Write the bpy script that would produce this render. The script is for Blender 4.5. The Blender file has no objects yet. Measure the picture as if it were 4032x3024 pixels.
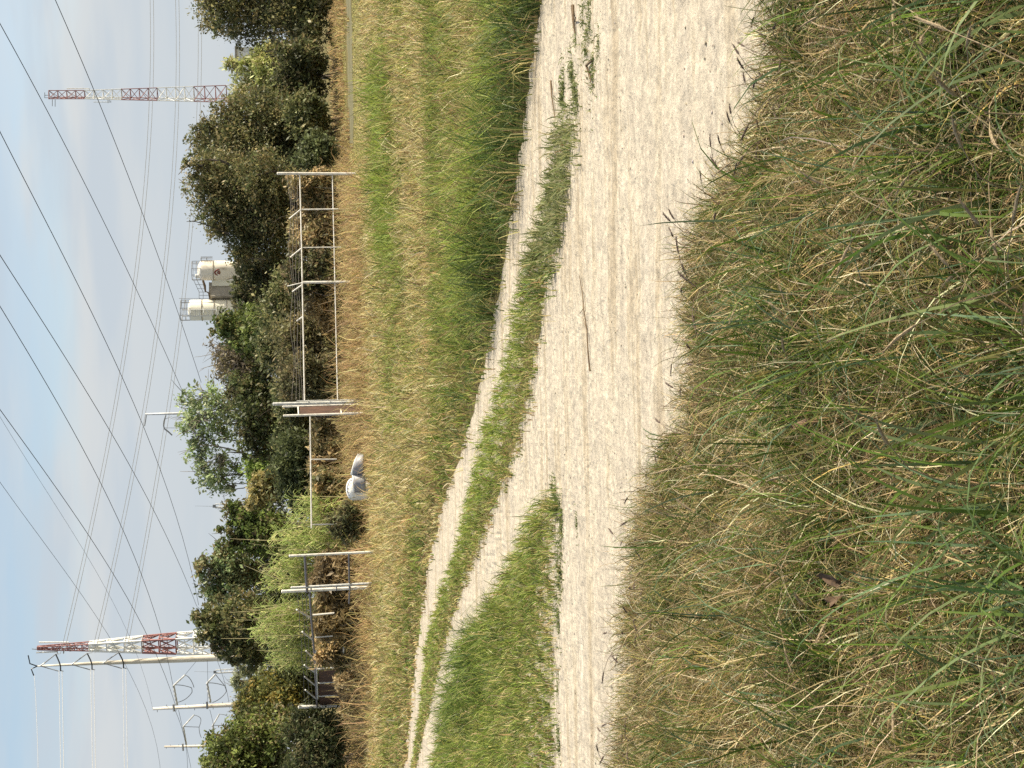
import bpy, math, random
import numpy as np
from mathutils import Vector, Matrix

random.seed(7)
RNG = np.random.default_rng(11)
SC = bpy.context.scene
COL = SC.collection

# ------------------------------------------------------------------ camera
# the photograph was stored lying on its side: the camera is turned a quarter turn
FPX = 5824.0                      # focal length in pixels of the 4032 px wide picture
PITCH = math.atan((2016 - 1217) / FPX)
ROLL = 0.022
CAM = np.array([0.0, 0.0, 1.6])
fwd = np.array([0, math.cos(PITCH), -math.sin(PITCH)])
up0 = np.array([0, math.sin(PITCH), math.cos(PITCH)])
rt0 = np.array([1.0, 0, 0])
upc = math.cos(ROLL) * up0 + math.sin(ROLL) * rt0
rtc = math.cos(ROLL) * rt0 - math.sin(ROLL) * up0


def ray(ix, iy):
    return fwd - (ix - 2016) / FPX * upc - (iy - 1512) / FPX * rtc


def P(ix, iy, Y):
    d = ray(ix, iy)
    return Vector(CAM + d * (Y / d[1]))


def G(ix, iy, z=0.0):
    d = ray(ix, iy)
    t = (z - CAM[2]) / d[2]
    return Vector(CAM + d * t)


def proj(x, y, z=0.0):
    """world -> picture pixel (vectorised)"""
    vx, vy, vz = x - CAM[0], y - CAM[1], z - CAM[2]
    d = vx * fwd[0] + vy * fwd[1] + vz * fwd[2]
    u = vx * upc[0] + vy * upc[1] + vz * upc[2]
    r = vx * rtc[0] + vy * rtc[1] + vz * rtc[2]
    d = np.maximum(d, 0.05)
    return 2016 - u / d * FPX, 1512 - r / d * FPX


cam_d = bpy.data.cameras.new('camera')
cam_d.sensor_fit = 'HORIZONTAL'
cam_d.sensor_width = 36
cam_d.lens = 36 * FPX / 4032
cam_d.clip_start = 0.05
cam_d.clip_end = 6000
cam = bpy.data.objects.new('camera', cam_d)
COL.objects.link(cam)
mx = Matrix.Identity(4)
for i in range(3):
    mx[i][0] = -upc[i]
    mx[i][1] = rtc[i]
    mx[i][2] = -fwd[i]
    mx[i][3] = CAM[i]
cam.matrix_world = mx
SC.camera = cam

# ------------------------------------------------------------------ light
SUN_EL, SUN_AZ = math.radians(38), math.radians(87)     # azimuth from +Y (ahead) to +X (right)
sv = Vector((math.cos(SUN_EL) * math.sin(SUN_AZ), math.cos(SUN_EL) * math.cos(SUN_AZ), math.sin(SUN_EL)))
sd = bpy.data.lights.new('sun', 'SUN')
sd.energy = 5.0
sd.angle = math.radians(0.6)
sd.color = (1.0, 0.905, 0.73)
so = bpy.data.objects.new('sun', sd)
COL.objects.link(so)
so.rotation_euler = sv.to_track_quat('Z', 'Y').to_euler()

W = bpy.data.worlds.new('World')
SC.world = W
W.use_nodes = True
wn, wl = W.node_tree.nodes, W.node_tree.links
wn.clear()
out = wn.new('ShaderNodeOutputWorld')
bg = wn.new('ShaderNodeBackground')
bg.inputs['Strength'].default_value = 0.064
sky = wn.new('ShaderNodeTexSky')
sky.sky_type = 'NISHITA'
sky.sun_disc = False
sky.sun_elevation = SUN_EL
sky.sun_rotation = SUN_AZ
sky.air_density = 1.0
sky.dust_density = 1.6
sky.ozone_density = 1.5
tc = wn.new('ShaderNodeTexCoord')
mp = wn.new('ShaderNodeMapping')
mp.inputs['Scale'].default_value = (2.6, 2.6, 17)
mp.inputs['Location'].default_value = (0.4, 0.3, 0.15)
nz = wn.new('ShaderNodeTexNoise')
nz.inputs['Scale'].default_value = 1.25
nz.inputs['Detail'].default_value = 6
nz.inputs['Roughness'].default_value = 0.52
rp = wn.new('ShaderNodeValToRGB')
rp.color_ramp.elements[0].position = 0.40
rp.color_ramp.elements[0].color = (0.0, 0.0, 0.0, 1)
rp.color_ramp.elements[1].position = 0.63
rp.color_ramp.elements[1].color = (0.62, 0.62, 0.62, 1)
# haze veil that thickens towards the horizon (a thin high overcast)
sx = wn.new('ShaderNodeSeparateXYZ')
mr = wn.new('ShaderNodeMapRange')
mr.inputs['From Min'].default_value = 0.150
mr.inputs['From Max'].default_value = 0.192
mr.inputs['To Min'].default_value = 0.93
mr.inputs['To Max'].default_value = 0.0
mr.interpolation_type = 'SMOOTHSTEP'
mxm = wn.new('ShaderNodeMath')
mxm.operation = 'MAXIMUM'
mix = wn.new('ShaderNodeMixRGB')
mix.inputs['Color2'].default_value = (5.9, 6.45, 7.05, 1)
skm = wn.new('ShaderNodeMixRGB')
skm.blend_type = 'MULTIPLY'
skm.inputs['Fac'].default_value = 1
skm.inputs['Color2'].default_value = (2.15, 1.93, 1.70, 1)
nz2 = wn.new('ShaderNodeTexNoise')
nz2.inputs['Scale'].default_value = 1.8
nz2.inputs['Detail'].default_value = 4
cmix = wn.new('ShaderNodeMixRGB')
cmix.inputs['Color1'].default_value = (5.65, 6.25, 6.85, 1)
cmix.inputs['Color2'].default_value = (7.0, 7.1, 7.05, 1)
wl.new(tc.outputs['Generated'], mp.inputs['Vector'])
wl.new(mp.outputs['Vector'], nz.inputs['Vector'])
wl.new(mp.outputs['Vector'], nz2.inputs['Vector'])
wl.new(tc.outputs['Generated'], sx.inputs['Vector'])
wob = wn.new('ShaderNodeMath')
wob.operation = 'MULTIPLY_ADD'
wob.inputs[1].default_value = -0.15
wadd = wn.new('ShaderNodeMath')
wadd.operation = 'ADD'
wadd.inputs[1].default_value = 0.073
wl.new(nz.outputs['Fac'], wob.inputs[0])
wl.new(sx.outputs['Z'], wob.inputs[2])
wl.new(wob.outputs['Value'], wadd.inputs[0])
wl.new(wadd.outputs['Value'], mr.inputs['Value'])
wl.new(nz.outputs['Fac'], rp.inputs['Fac'])
wl.new(rp.outputs['Color'], mxm.inputs[0])
wl.new(mr.outputs['Result'], mxm.inputs[1])
wl.new(mxm.outputs['Value'], mix.inputs['Fac'])
wl.new(sky.outputs['Color'], skm.inputs['Color1'])
wl.new(skm.outputs['Color'], mix.inputs['Color1'])
cr = wn.new('ShaderNodeMapRange')
cr.inputs['From Min'].default_value = 0.40
cr.inputs['From Max'].default_value = 0.60
cr.interpolation_type = 'SMOOTHSTEP'
hi_ = wn.new('ShaderNodeMapRange')
hi_.inputs['From Min'].default_value = 0.09
hi_.inputs['From Max'].default_value = 0.165
hi_.inputs['To Min'].default_value = 0.25
hi_.inputs['To Max'].default_value = 1.0
cmul = wn.new('ShaderNodeMath')
cmul.operation = 'MULTIPLY'
wl.new(nz2.outputs['Fac'], cr.inputs['Value'])
wl.new(sx.outputs['Z'], hi_.inputs['Value'])
wl.new(cr.outputs['Result'], cmul.inputs[0])
wl.new(hi_.outputs['Result'], cmul.inputs[1])
wl.new(cmul.outputs['Value'], cmix.inputs['Fac'])
wl.new(cmix.outputs['Color'], mix.inputs['Color2'])
wl.new(mix.outputs['Color'], bg.inputs['Color'])
wl.new(bg.outputs['Background'], out.inputs['Surface'])

vs = SC.view_settings
vs.view_transform = 'Standard'
vs.look = 'None'
vs.exposure = 0.68
vs.gamma = 1.0
SC.cycles.use_denoising = False
SC.cycles.max_bounces = 8
SC.cycles.transparent_max_bounces = 8


# ------------------------------------------------------------------ materials
def new_mat(name):
    m = bpy.data.materials.new(name)
    m.use_nodes = True
    m.node_tree.nodes.clear()
    return m, m.node_tree.nodes, m.node_tree.links


def mat_plain(name, c1, c2, scale=4.0, rough=0.6, metal=0.0, bump=0.0, c3=None, stretch=(1, 1, 1), lo=0.35, hi=0.65):
    m, n, l = new_mat(name)
    o = n.new('ShaderNodeOutputMaterial')
    b = n.new('ShaderNodeBsdfPrincipled')
    t = n.new('ShaderNodeTexCoord')
    mpp = n.new('ShaderNodeMapping')
    mpp.inputs['Scale'].default_value = stretch
    z = n.new('ShaderNodeTexNoise')
    z.inputs['Scale'].default_value = scale
    z.inputs['Detail'].default_value = 7
    z.inputs['Roughness'].default_value = 0.65
    r = n.new('ShaderNodeValToRGB')
    r.color_ramp.elements[0].position = lo
    r.color_ramp.elements[0].color = (*c1, 1)
    r.color_ramp.elements[1].position = hi
    r.color_ramp.elements[1].color = (*c2, 1)
    if c3:
        e = r.color_ramp.elements.new((lo + hi) / 2)
        e.color = (*c3, 1)
    l.new(t.outputs['Object'], mpp.inputs['Vector'])
    l.new(mpp.outputs['Vector'], z.inputs['Vector'])
    l.new(z.outputs['Fac'], r.inputs['Fac'])
    l.new(r.outputs['Color'], b.inputs['Base Color'])
    b.inputs['Roughness'].default_value = rough
    b.inputs['Metallic'].default_value = metal
    if bump:
        bp = n.new('ShaderNodeBump')
        bp.inputs['Strength'].default_value = bump
        bp.inputs['Distance'].default_value = 0.02
        l.new(z.outputs['Fac'], bp.inputs['Height'])
        l.new(bp.outputs['Normal'], b.inputs['Normal'])
    l.new(b.outputs['BSDF'], o.inputs['Surface'])
    return m


def mat_leaf(name, transl=0.35, rough=0.55, spec=0.25, jitter=0.12, scale=30):
    """colour comes from the blade or leaf itself (attribute), with fine mottling"""
    m, n, l = new_mat(name)
    o = n.new('ShaderNodeOutputMaterial')
    a = n.new('ShaderNodeAttribute')
    a.attribute_name = 'Col'
    t = n.new('ShaderNodeTexCoord')
    z = n.new('ShaderNodeTexNoise')
    z.inputs['Scale'].default_value = scale
    mrr = n.new('ShaderNodeMapRange')
    mrr.inputs['From Min'].default_value = 0.3
    mrr.inputs['From Max'].default_value = 0.7
    mrr.inputs['To Min'].default_value = 1 - jitter
    mrr.inputs['To Max'].default_value = 1 + jitter
    mu = n.new('ShaderNodeVectorMath')
    mu.operation = 'SCALE'
    b = n.new('ShaderNodeBsdfPrincipled')
    b.inputs['Roughness'].default_value = rough
    b.inputs['Specular IOR Level'].default_value = spec
    tr = n.new('ShaderNodeBsdfTranslucent')
    ms = n.new('ShaderNodeMixShader')
    ms.inputs['Fac'].default_value = transl
    l.new(t.outputs['Object'], z.inputs['Vector'])
    l.new(z.outputs['Fac'], mrr.inputs['Value'])
    l.new(a.outputs['Color'], mu.inputs[0])
    l.new(mrr.outputs['Result'], mu.inputs['Scale'])
    l.new(mu.outputs['Vector'], b.inputs['Base Color'])
    l.new(mu.outputs['Vector'], tr.inputs['Color'])
    l.new(b.outputs['BSDF'], ms.inputs[1])
    l.new(tr.outputs['BSDF'], ms.inputs[2])
    l.new(ms.outputs['Shader'], o.inputs['Surface'])
    return m


M = {}
M['grass'] = mat_leaf('grass_blades', 0.40)
M['leaf'] = mat_leaf('tree_leaves', 0.42, 0.5, 0.3, 0.25, 2.0)
M['bark'] = mat_plain('bark', (0.05, 0.038, 0.028), (0.12, 0.095, 0.07), 9, 0.9, bump=0.5)
M['palebark'] = mat_plain('pale_bark', (0.13, 0.11, 0.085), (0.26, 0.22, 0.17), 9, 0.9, bump=0.4)
M['stem'] = mat_plain('dry_cane_stem', (0.38, 0.32, 0.15), (0.55, 0.48, 0.26), 6, 0.7)
M['galv'] = mat_plain('weathered_galvanised_pipe', (0.42, 0.43, 0.41), (0.72, 0.72, 0.68), 12, 0.55, 0.0, c3=(0.60, 0.60, 0.56))
M['palepipe'] = mat_plain('pale_painted_pipe', (0.5, 0.47, 0.40), (0.85, 0.82, 0.73), 10, 0.55, c3=(0.76, 0.73, 0.65))
M['darkpipe'] = mat_plain('dull_grey_pipe', (0.10, 0.095, 0.10), (0.24, 0.22, 0.22), 14, 0.6)
M['wire'] = mat_plain('dull_fence_wire', (0.10, 0.09, 0.08), (0.22, 0.20, 0.17), 20, 0.6)
M['rust'] = mat_plain('rust_brown_sheet', (0.055, 0.030, 0.020), (0.125, 0.066, 0.042), 5, 0.85, bump=0.3, stretch=(1, 1, 0.4))
M['cable'] = mat_plain('black_cable', (0.016, 0.020, 0.024), (0.035, 0.04, 0.045), 3, 0.6)
M['greycable'] = mat_plain('grey_cable', (0.34, 0.35, 0.36), (0.46, 0.47, 0.48), 3, 0.5)
M['red'] = mat_plain('faded_red_paint', (0.25, 0.105, 0.10), (0.36, 0.17, 0.155), 1.5, 0.6)
M['white'] = mat_plain('white_paint', (0.66, 0.66, 0.62), (0.86, 0.86, 0.82), 1.5, 0.55)
M['concrete'] = mat_plain('pale_weathered_pole', (0.40, 0.36, 0.29), (0.74, 0.70, 0.60), 1.6, 0.75, stretch=(1, 1, 0.25), c3=(0.62, 0.57, 0.47))
M['rustpole'] = mat_plain('rust_streaked_pole', (0.20, 0.085, 0.045), (0.66, 0.61, 0.52), 1.1, 0.75, stretch=(1, 1, 0.3), c3=(0.58, 0.52, 0.43), lo=0.3, hi=0.55)
M['darksteel'] = mat_plain('dark_insulator', (0.018, 0.02, 0.02), (0.04, 0.042, 0.042), 5, 0.45)
M['lightsteel'] = mat_plain('pale_grey_steel', (0.42, 0.43, 0.43), (0.66, 0.67, 0.66), 3, 0.5)
M['midsteel'] = mat_plain('grey_steel', (0.16, 0.17, 0.18), (0.30, 0.31, 0.32), 3, 0.5)
M['silo'] = mat_plain('cream_silo_paint', (0.52, 0.46, 0.34), (0.84, 0.80, 0.66), 0.75, 0.6, c3=(0.80, 0.76, 0.62), stretch=(1, 1, 0.5), lo=0.30, hi=0.6)
M['tank'] = mat_plain('stained_tank_paint', (0.36, 0.30, 0.22), (0.84, 0.77, 0.65), 0.7, 0.6, c3=(0.80, 0.73, 0.60), stretch=(1, 1, 0.45), lo=0.33, hi=0.56)
M['drab'] = mat_plain('drab_grey_sheet', (0.27, 0.235, 0.19), (0.42, 0.38, 0.31), 0.9, 0.7)
M['emblem'] = mat_plain('dark_red_emblem', (0.16, 0.03, 0.02), (0.26, 0.06, 0.045), 2, 0.6)
M['rail'] = mat_plain('grey_handrail', (0.14, 0.14, 0.14), (0.26, 0.26, 0.26), 4, 0.6)
M['shell'] = mat_plain('white_moulded_shell', (0.80, 0.79, 0.72), (0.92, 0.91, 0.85), 4, 0.45)
M['shellshade'] = mat_plain('shaded_moulded_shell', (0.22, 0.22, 0.23), (0.30, 0.30, 0.31), 5, 0.5)  # shaded side of the white shell, the shade put into a darker grey
M['mark'] = mat_plain('dark_lettering', (0.05, 0.05, 0.05), (0.09, 0.09, 0.085), 5, 0.6)
M['twig'] = mat_plain('dead_twig', (0.10, 0.065, 0.035), (0.22, 0.15, 0.08), 30, 0.85)
M['deadleaf'] = mat_plain('dead_leaf', (0.06, 0.036, 0.02), (0.15, 0.09, 0.045), 60, 0.8)
M['seed'] = mat_plain('seed_head', (0.05, 0.034, 0.03), (0.13, 0.085, 0.065), 90, 0.9)
M['tanseed'] = mat_plain('tan_seed_head', (0.20, 0.15, 0.09), (0.36, 0.28, 0.17), 90, 0.9)


def mat_ground(name, stops, scale, stretch, bump=0.4, dist=0.03, fine=60.0, spots=None, lohi=(0.72, 1.18)):
    m, n, l = new_mat(name)
    o = n.new('ShaderNodeOutputMaterial')
    b = n.new('ShaderNodeBsdfPrincipled')
    b.inputs['Roughness'].default_value = 0.95
    b.inputs['Specular IOR Level'].default_value = 0.1
    t = n.new('ShaderNodeTexCoord')
    mpp = n.new('ShaderNodeMapping')
    mpp.inputs['Scale'].default_value = stretch
    z = n.new('ShaderNodeTexNoise')
    z.inputs['Scale'].default_value = scale
    z.inputs['Detail'].default_value = 9
    z.inputs['Roughness'].default_value = 0.68
    r = n.new('ShaderNodeValToRGB')
    while len(r.color_ramp.elements) < len(stops):
        r.color_ramp.elements.new(0.5)
    for e, (p, c) in zip(r.color_ramp.elements, stops):
        e.position = p
        e.color = (*c, 1)
    f = n.new('ShaderNodeTexNoise')
    f.inputs['Scale'].default_value = fine
    f.inputs['Detail'].default_value = 8
    f.inputs['Roughness'].default_value = 0.7
    mrr = n.new('ShaderNodeMapRange')
    mrr.inputs['From Min'].default_value = 0.3
    mrr.inputs['From Max'].default_value = 0.7
    mrr.inputs['To Min'].default_value = lohi[0]
    mrr.inputs['To Max'].default_value = lohi[1]
    mu = n.new('ShaderNodeVectorMath')
    mu.operation = 'SCALE'
    l.new(t.outputs['Object'], mpp.inputs['Vector'])
    l.new(mpp.outputs['Vector'], z.inputs['Vector'])
    l.new(t.outputs['Object'], f.inputs['Vector'])
    l.new(z.outputs['Fac'], r.inputs['Fac'])
    l.new(r.outputs['Color'], mu.inputs[0])
    l.new(f.outputs['Fac'], mrr.inputs['Value'])
    l.new(mrr.outputs['Result'], mu.inputs['Scale'])
    src = mu.outputs['Vector']
    if spots:
        v = n.new('ShaderNodeTexNoise')
        v.inputs['Scale'].default_value = spots[0]
        v.inputs['Detail'].default_value = 2
        vm = n.new('ShaderNodeMapping')
        vm.inputs['Scale'].default_value = (0.35, 1.2, 1)
        l.new(t.outputs['Object'], vm.inputs['Vector'])
        l.new(vm.outputs['Vector'], v.inputs['Vector'])
        vr = n.new('ShaderNodeMapRange')
        vr.inputs['From Min'].default_value = spots[1]
        vr.inputs['From Max'].default_value = spots[1] + 0.05
        mm = n.new('ShaderNodeMixRGB')
        mm.inputs['Color2'].default_value = (*spots[2], 1)
        l.new(v.outputs['Fac'], vr.inputs['Value'])
        l.new(vr.outputs['Result'], mm.inputs['Fac'])
        l.new(src, mm.inputs['Color1'])
        src = mm.outputs['Color']
    l.new(src, b.inputs['Base Color'])
    add = n.new('ShaderNodeMath')
    add.operation = 'ADD'
    l.new(z.outputs['Fac'], add.inputs[0])
    l.new(f.outputs['Fac'], add.inputs[1])
    bp = n.new('ShaderNodeBump')
    bp.inputs['Strength'].default_value = bump
    bp.inputs['Distance'].default_value = dist
    l.new(add.outputs['Value'], bp.inputs['Height'])
    l.new(bp.outputs['Normal'], b.inputs['Normal'])
    l.new(b.outputs['BSDF'], o.inputs['Surface'])
    return m


M['soil'] = mat_ground('field_soil', [(0.35, (0.10, 0.085, 0.035)), (0.5, (0.16, 0.14, 0.055)), (0.65, (0.24, 0.19, 0.09))], 0.6, (1, 1, 1), 0.6, 0.05, 12)
M['verge'] = mat_ground('verge_soil', [(0.35, (0.05, 0.04, 0.022)), (0.65, (0.10, 0.085, 0.045))], 8, (1, 1, 1), 0.8, 0.03, 60)
M['path'] = mat_ground('pale_limestone_dirt',
                       [(0.30, (0.33, 0.27, 0.19)), (0.41, (0.43, 0.365, 0.265)), (0.50, (0.545, 0.485, 0.38)), (0.58, (0.455, 0.40, 0.315)), (0.70, (0.58, 0.525, 0.425))],
                       1.5, (0.28, 2.4, 1), 0.6, 0.03, 17, lohi=(0.66, 1.22))
M['farband'] = mat_ground('grey_olive_band', [(0.35, (0.14, 0.135, 0.075)), (0.65, (0.22, 0.20, 0.12))], 0.8, (0.4, 1, 1), 0.4, 0.03, 8)


# ------------------------------------------------------------------ mesh helpers
class MB:
    def __init__(self):
        self.v, self.f = [], []

    def add(self, vs_, fs_):
        k = len(self.v)
        self.v += [tuple(p) for p in vs_]
        self.f += [tuple(i + k for i in q) for q in fs_]

    def tube(self, pts, r, n=6, cap=True):
        pts = [Vector(p) for p in pts]
        if not hasattr(r, '__len__'):
            r = [r] * len(pts)
        vs_, fs_ = [], []
        ref = None
        for i, p in enumerate(pts):
            a = pts[max(i - 1, 0)]
            b = pts[min(i + 1, len(pts) - 1)]
            d = (b - a)
            d = d.normalized() if d.length > 1e-9 else Vector((0, 0, 1))
            if ref is None:
                ref = Vector((0, 0, 1)) if abs(d.z) < 0.9 else Vector((0, 1, 0))
            s = d.cross(ref).normalized()
            t = s.cross(d).normalized()
            ref = t
            for k in range(n):
                ang = 2 * math.pi * k / n
                vs_.append(p + (s * math.cos(ang) + t * math.sin(ang)) * r[i])
        for i in range(len(pts) - 1):
            for k in range(n):
                fs_.append((i * n + k, i * n + (k + 1) % n, (i + 1) * n + (k + 1) % n, (i + 1) * n + k))
        if cap:
            fs_.append(tuple(range(n - 1, -1, -1)))
            fs_.append(tuple(range((len(pts) - 1) * n, len(pts) * n)))
        self.add(vs_, fs_)
        return self

    def box(self, c, sx_, sy_, sz_, rz=0.0):
        c = Vector(c)
        R = Matrix.Rotation(rz, 3, 'Z')
        vs_ = [c + R @ Vector((sx_ / 2 * a, sy_ / 2 * b, sz_ / 2 * d)) for d in (-1, 1) for (a, b) in ((-1, -1), (1, -1), (1, 1), (-1, 1))]
        self.add(vs_, [(3, 2, 1, 0), (4, 5, 6, 7), (0, 1, 5, 4), (1, 2, 6, 5), (2, 3, 7, 6), (3, 0, 4, 7)])
        return self

    def lathe(self, c, prof, n=24):
        """prof: (radius, z) from bottom up around a vertical axis at c"""
        vs_, fs_ = [], []
        for (r, z) in prof:
            for k in range(n):
                a = 2 * math.pi * k / n
                vs_.append((c[0] + r * math.cos(a), c[1] + r * math.sin(a), z))
        for i in range(len(prof) - 1):
            for k in range(n):
                fs_.append((i * n + k, i * n + (k + 1) % n, (i + 1) * n + (k + 1) % n, (i + 1) * n + k))
        fs_.append(tuple(range(n - 1, -1, -1)))
        fs_.append(tuple(range((len(prof) - 1) * n, len(prof) * n)))
        self.add(vs_, fs_)
        return self

    def build(self, name, mat, parent=None, smooth=False, origin=None):
        me = bpy.data.meshes.new(name)
        v = self.v
        if origin is not None:
            o_ = Vector(origin)
            v = [tuple(Vector(p) - o_) for p in v]
        me.from_pydata(v, [], self.f)
        me.materials.append(mat)
        if smooth:
            me.polygons.foreach_set('use_smooth', [True] * len(me.polygons))
        me.update()
        o = bpy.data.objects.new(name, me)
        if origin is not None and parent is None:
            o.location = origin
        COL.objects.link(o)
        if parent is not None:
            o.parent = parent
        return o


def np_mesh(name, verts, tris, cols, mat, parent=None):
    me = bpy.data.meshes.new(name)
    nv, nf = len(verts), len(tris)
    me.vertices.add(nv)
    me.vertices.foreach_set('co', np.ascontiguousarray(verts, np.float32).ravel())
    me.loops.add(nf * 3)
    me.loops.foreach_set('vertex_index', np.ascontiguousarray(tris, np.int32).ravel())
    me.polygons.add(nf)
    me.polygons.foreach_set('loop_start', np.arange(0, nf * 3, 3, dtype=np.int32))
    me.update(calc_edges=True)
    me.validate()
    at = me.attributes.new('Col', 'FLOAT_COLOR', 'POINT')
    c4 = np.ones((nv, 4), np.float32)
    c4[:, :3] = cols
    at.data.foreach_set('color', c4.ravel())
    me.materials.append(mat)
    o = bpy.data.objects.new(name, me)
    COL.objects.link(o)
    if parent is not None:
        o.parent = parent
    return o


def tag(o, label=None, cat=None, group=None, kind=None):
    if label:
        o['label'] = label
    if cat:
        o['category'] = cat
    if group:
        o['group'] = group
    if kind:
        o['kind'] = kind
    return o


def thing(name, loc, label, cat, group=None):
    o = bpy.data.objects.new(name, None)
    o.empty_display_size = 0.2
    o.location = loc
    COL.objects.link(o)
    tag(o, label, cat, group)
    return o


def keep(o, parent):
    """parent while keeping world coordinates of a mesh built in world space"""
    o.parent = parent
    o.matrix_parent_inverse = Matrix.Translation(parent.location).inverted()
    return o


def part(name, mb, mat, parent, smooth=False):
    o = mb.build(name, mat, None, smooth)
    return keep(o, parent)


# ------------------------------------------------------------------ value noise in numpy
def vnoise(x, y, seed=0):
    xi, yi = np.floor(x).astype(np.int64), np.floor(y).astype(np.int64)
    fx, fy = x - xi, y - yi
    fx, fy = fx * fx * (3 - 2 * fx), fy * fy * (3 - 2 * fy)

    def h(a, b):
        k = (a * 374761393 + b * 668265263 + seed * 1442695041) & 0x7fffffff
        k = ((k ^ (k >> 13)) * 1274126177) & 0x7fffffff
        return ((k ^ (k >> 16)) & 0xffff) / 65535.0
    return (h(xi, yi) * (1 - fx) + h(xi + 1, yi) * fx) * (1 - fy) + (h(xi, yi + 1) * (1 - fx) + h(xi + 1, yi + 1) * fx) * fy


def fbm(x, y, seed=0, o=3):
    s, a, t = 0, 1.0, 0
    for k in range(o):
        s = s + a * vnoise(x * 2 ** k, y * 2 ** k, seed + k)
        t += a
        a *= 0.5
    return s / t


# ------------------------------------------------------------------ boundaries on the ground (ix as a function of iy)
K = 4032 / 2212.0


def bound(pts):
    p = np.array(pts, float) * K
    iy, ix = p[:, 1], p[:, 0]

    def f(y):
        y = np.asarray(y, float)
        r = np.interp(y, iy, ix)
        r = np.where(y < iy[0], ix[0] + (y - iy[0]) * (ix[1] - ix[0]) / (iy[1] - iy[0]), r)
        r = np.where(y > iy[-1], ix[-1] + (y - iy[-1]) * (ix[-1] - ix[-2]) / (iy[-1] - iy[-2]), r)
        return r
    return f


bA = bound([(1172, 0), (1160, 60), (1145, 150), (1122, 350), (1102, 480), (1075, 640), (1050, 780), (1030, 850), (1002, 960), (985, 1010), (955, 1100), (930, 1200), (914, 1290), (900, 1400), (889, 1500), (881, 1600), (876, 1659)])
bB = bound([(1228, 190), (1197, 300), (1166, 450), (1140, 560), (1110, 690), (1085, 800), (1052, 905), (1031, 1000), (1001, 1100), (976, 1200), (941, 1290), (912, 1400), (903, 1500), (890, 1600), (883, 1659)])
bC = bound([(1232, 190), (1253, 290), (1249, 370), (1225, 480), (1200, 600), (1180, 700), (1165, 780), (1150, 880), (1139, 920), (1108, 1030), (1075, 1100), (1050, 1170), (1020, 1240), (998, 1290), (970, 1380), (953, 1450), (934, 1530), (914, 1600), (903, 1659)])
bD = bound([(1197, 1045), (1172, 1080), (1124, 1160), (1098, 1230), (1076, 1280), (1047, 1330), (1024, 1370), (1014, 1420), (1000, 1480), (975, 1530), (945, 1610), (928, 1659)])
bE = bound([(1198, 1045), (1200, 1100), (1197, 1200), (1195, 1300), (1195, 1400), (1193, 1500), (1194, 1590), (1190, 1659)])
bF = bound([(1650, 0), (1660, 60), (1650, 130), (1628, 200), (1612, 280), (1565, 370), (1505, 470), (1470, 540), (1470, 620), (1474, 700), (1478, 780), (1472, 880), (1450, 950), (1410, 1000), (1378, 1060), (1356, 1150), (1345, 1250), (1338, 1330), (1342, 1420), (1334, 1500), (1316, 1580), (1308, 1659)])
bTop = bound([(738, 0), (740, 250), (752, 350), (790, 400), (800, 470), (805, 800), (814, 900), (810, 1000), (800, 1150), (818, 1200), (802, 1330), (812, 1400), (800, 1500), (790, 1659)])


def sheet(name, lo, hi, y0, y1, z, mat, rows=8, step=30, jit=0.0, relief=0.0):
    ys = np.arange(y0, y1 + 1, step)
    vs_, fs_ = [], []
    for j, yy in enumerate(ys):
        a, b = float(lo(yy)), float(hi(yy))
        a += jit * (fbm(np.array([yy / 55.0]), np.array([3.3]), 5)[0] - 0.5)
        b += jit * (fbm(np.array([yy / 60.0]), np.array([8.3]), 6)[0] - 0.5)
        for r in range(rows + 1):
            t = r / rows
            vs_.append(G(a + (b - a) * t, yy, z))
    if relief:
        V = np.array([tuple(v) for v in vs_])
        b1 = fbm(V[:, 0] * 9, V[:, 1] * 9, 601, 3)
        b2 = fbm(V[:, 0] * 1.3, V[:, 1] * 3.2, 605, 3)
        rut = np.abs(fbm(V[:, 0] * 0.12 + 3, V[:, 1] * 1.5, 607, 2) - 0.5)
        rw = np.tile(np.arange(rows + 1), len(ys))
        tp_ = np.clip(np.minimum(rw, rows - rw) / 7.0, 0, 1)
        V[:, 2] += relief * tp_ * (0.75 * b1 + 0.55 * b2 + 0.9 * rut)
        vs_ = [Vector(v) for v in V]
    w = rows + 1
    for j in range(len(ys) - 1):
        for r in range(rows):
            fs_.append((j * w + r, j * w + r + 1, (j + 1) * w + r + 1, (j + 1) * w + r))
    mb = MB()
    mb.add(vs_, fs_)
    o = mb.build(name, mat)
    # faces up
    if o.data.polygons[0].normal.z < 0:
        o.data.flip_normals()
    tag(o, kind='structure')
    return o


gm = MB()
gm.add([(-2500, -50, 0), (2500, -50, 0), (2500, 4000, 0), (-2500, 4000, 0)], [(0, 1, 2, 3)])
tag(gm.build('ground', M['soil']), kind='structure')
sheet('dirt_track', bA, lambda y: 3900.0, -1400, 3900, 0.004, M['path'], rows=190, step=12, jit=30, relief=0.022)
sheet('grass_strip', lambda y: bB(y) + 0.55 * (bC(y) - bB(y)) - 6, lambda y: bC(y) - 0.2 * (bC(y) - bB(y)), 1130, 3800, 0.022, M['soil'], jit=40, step=14, relief=0.012)
sheet('grass_strip', lambda y: bD(y) + 0.35 * (bE(y) - bD(y)), lambda y: bE(y) - 0.22 * (bE(y) - bD(y)), 2100, 3800, 0.022, M['soil'], jit=40, step=14, relief=0.012)
sheet('roadside_verge', lambda y: bF(y) + 125, lambda y: 8000.0, -1500, 4000, 0.034, M['verge'], rows=20, jit=60)
sheet('field_band', lambda y: 1372.0 - (540 - y) * 0.014, lambda y: 1392.0 - (540 - y) * 0.014, -500, 580, 0.006, M['farband'], jit=12)  # dull grey-olive strip across the far field


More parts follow.
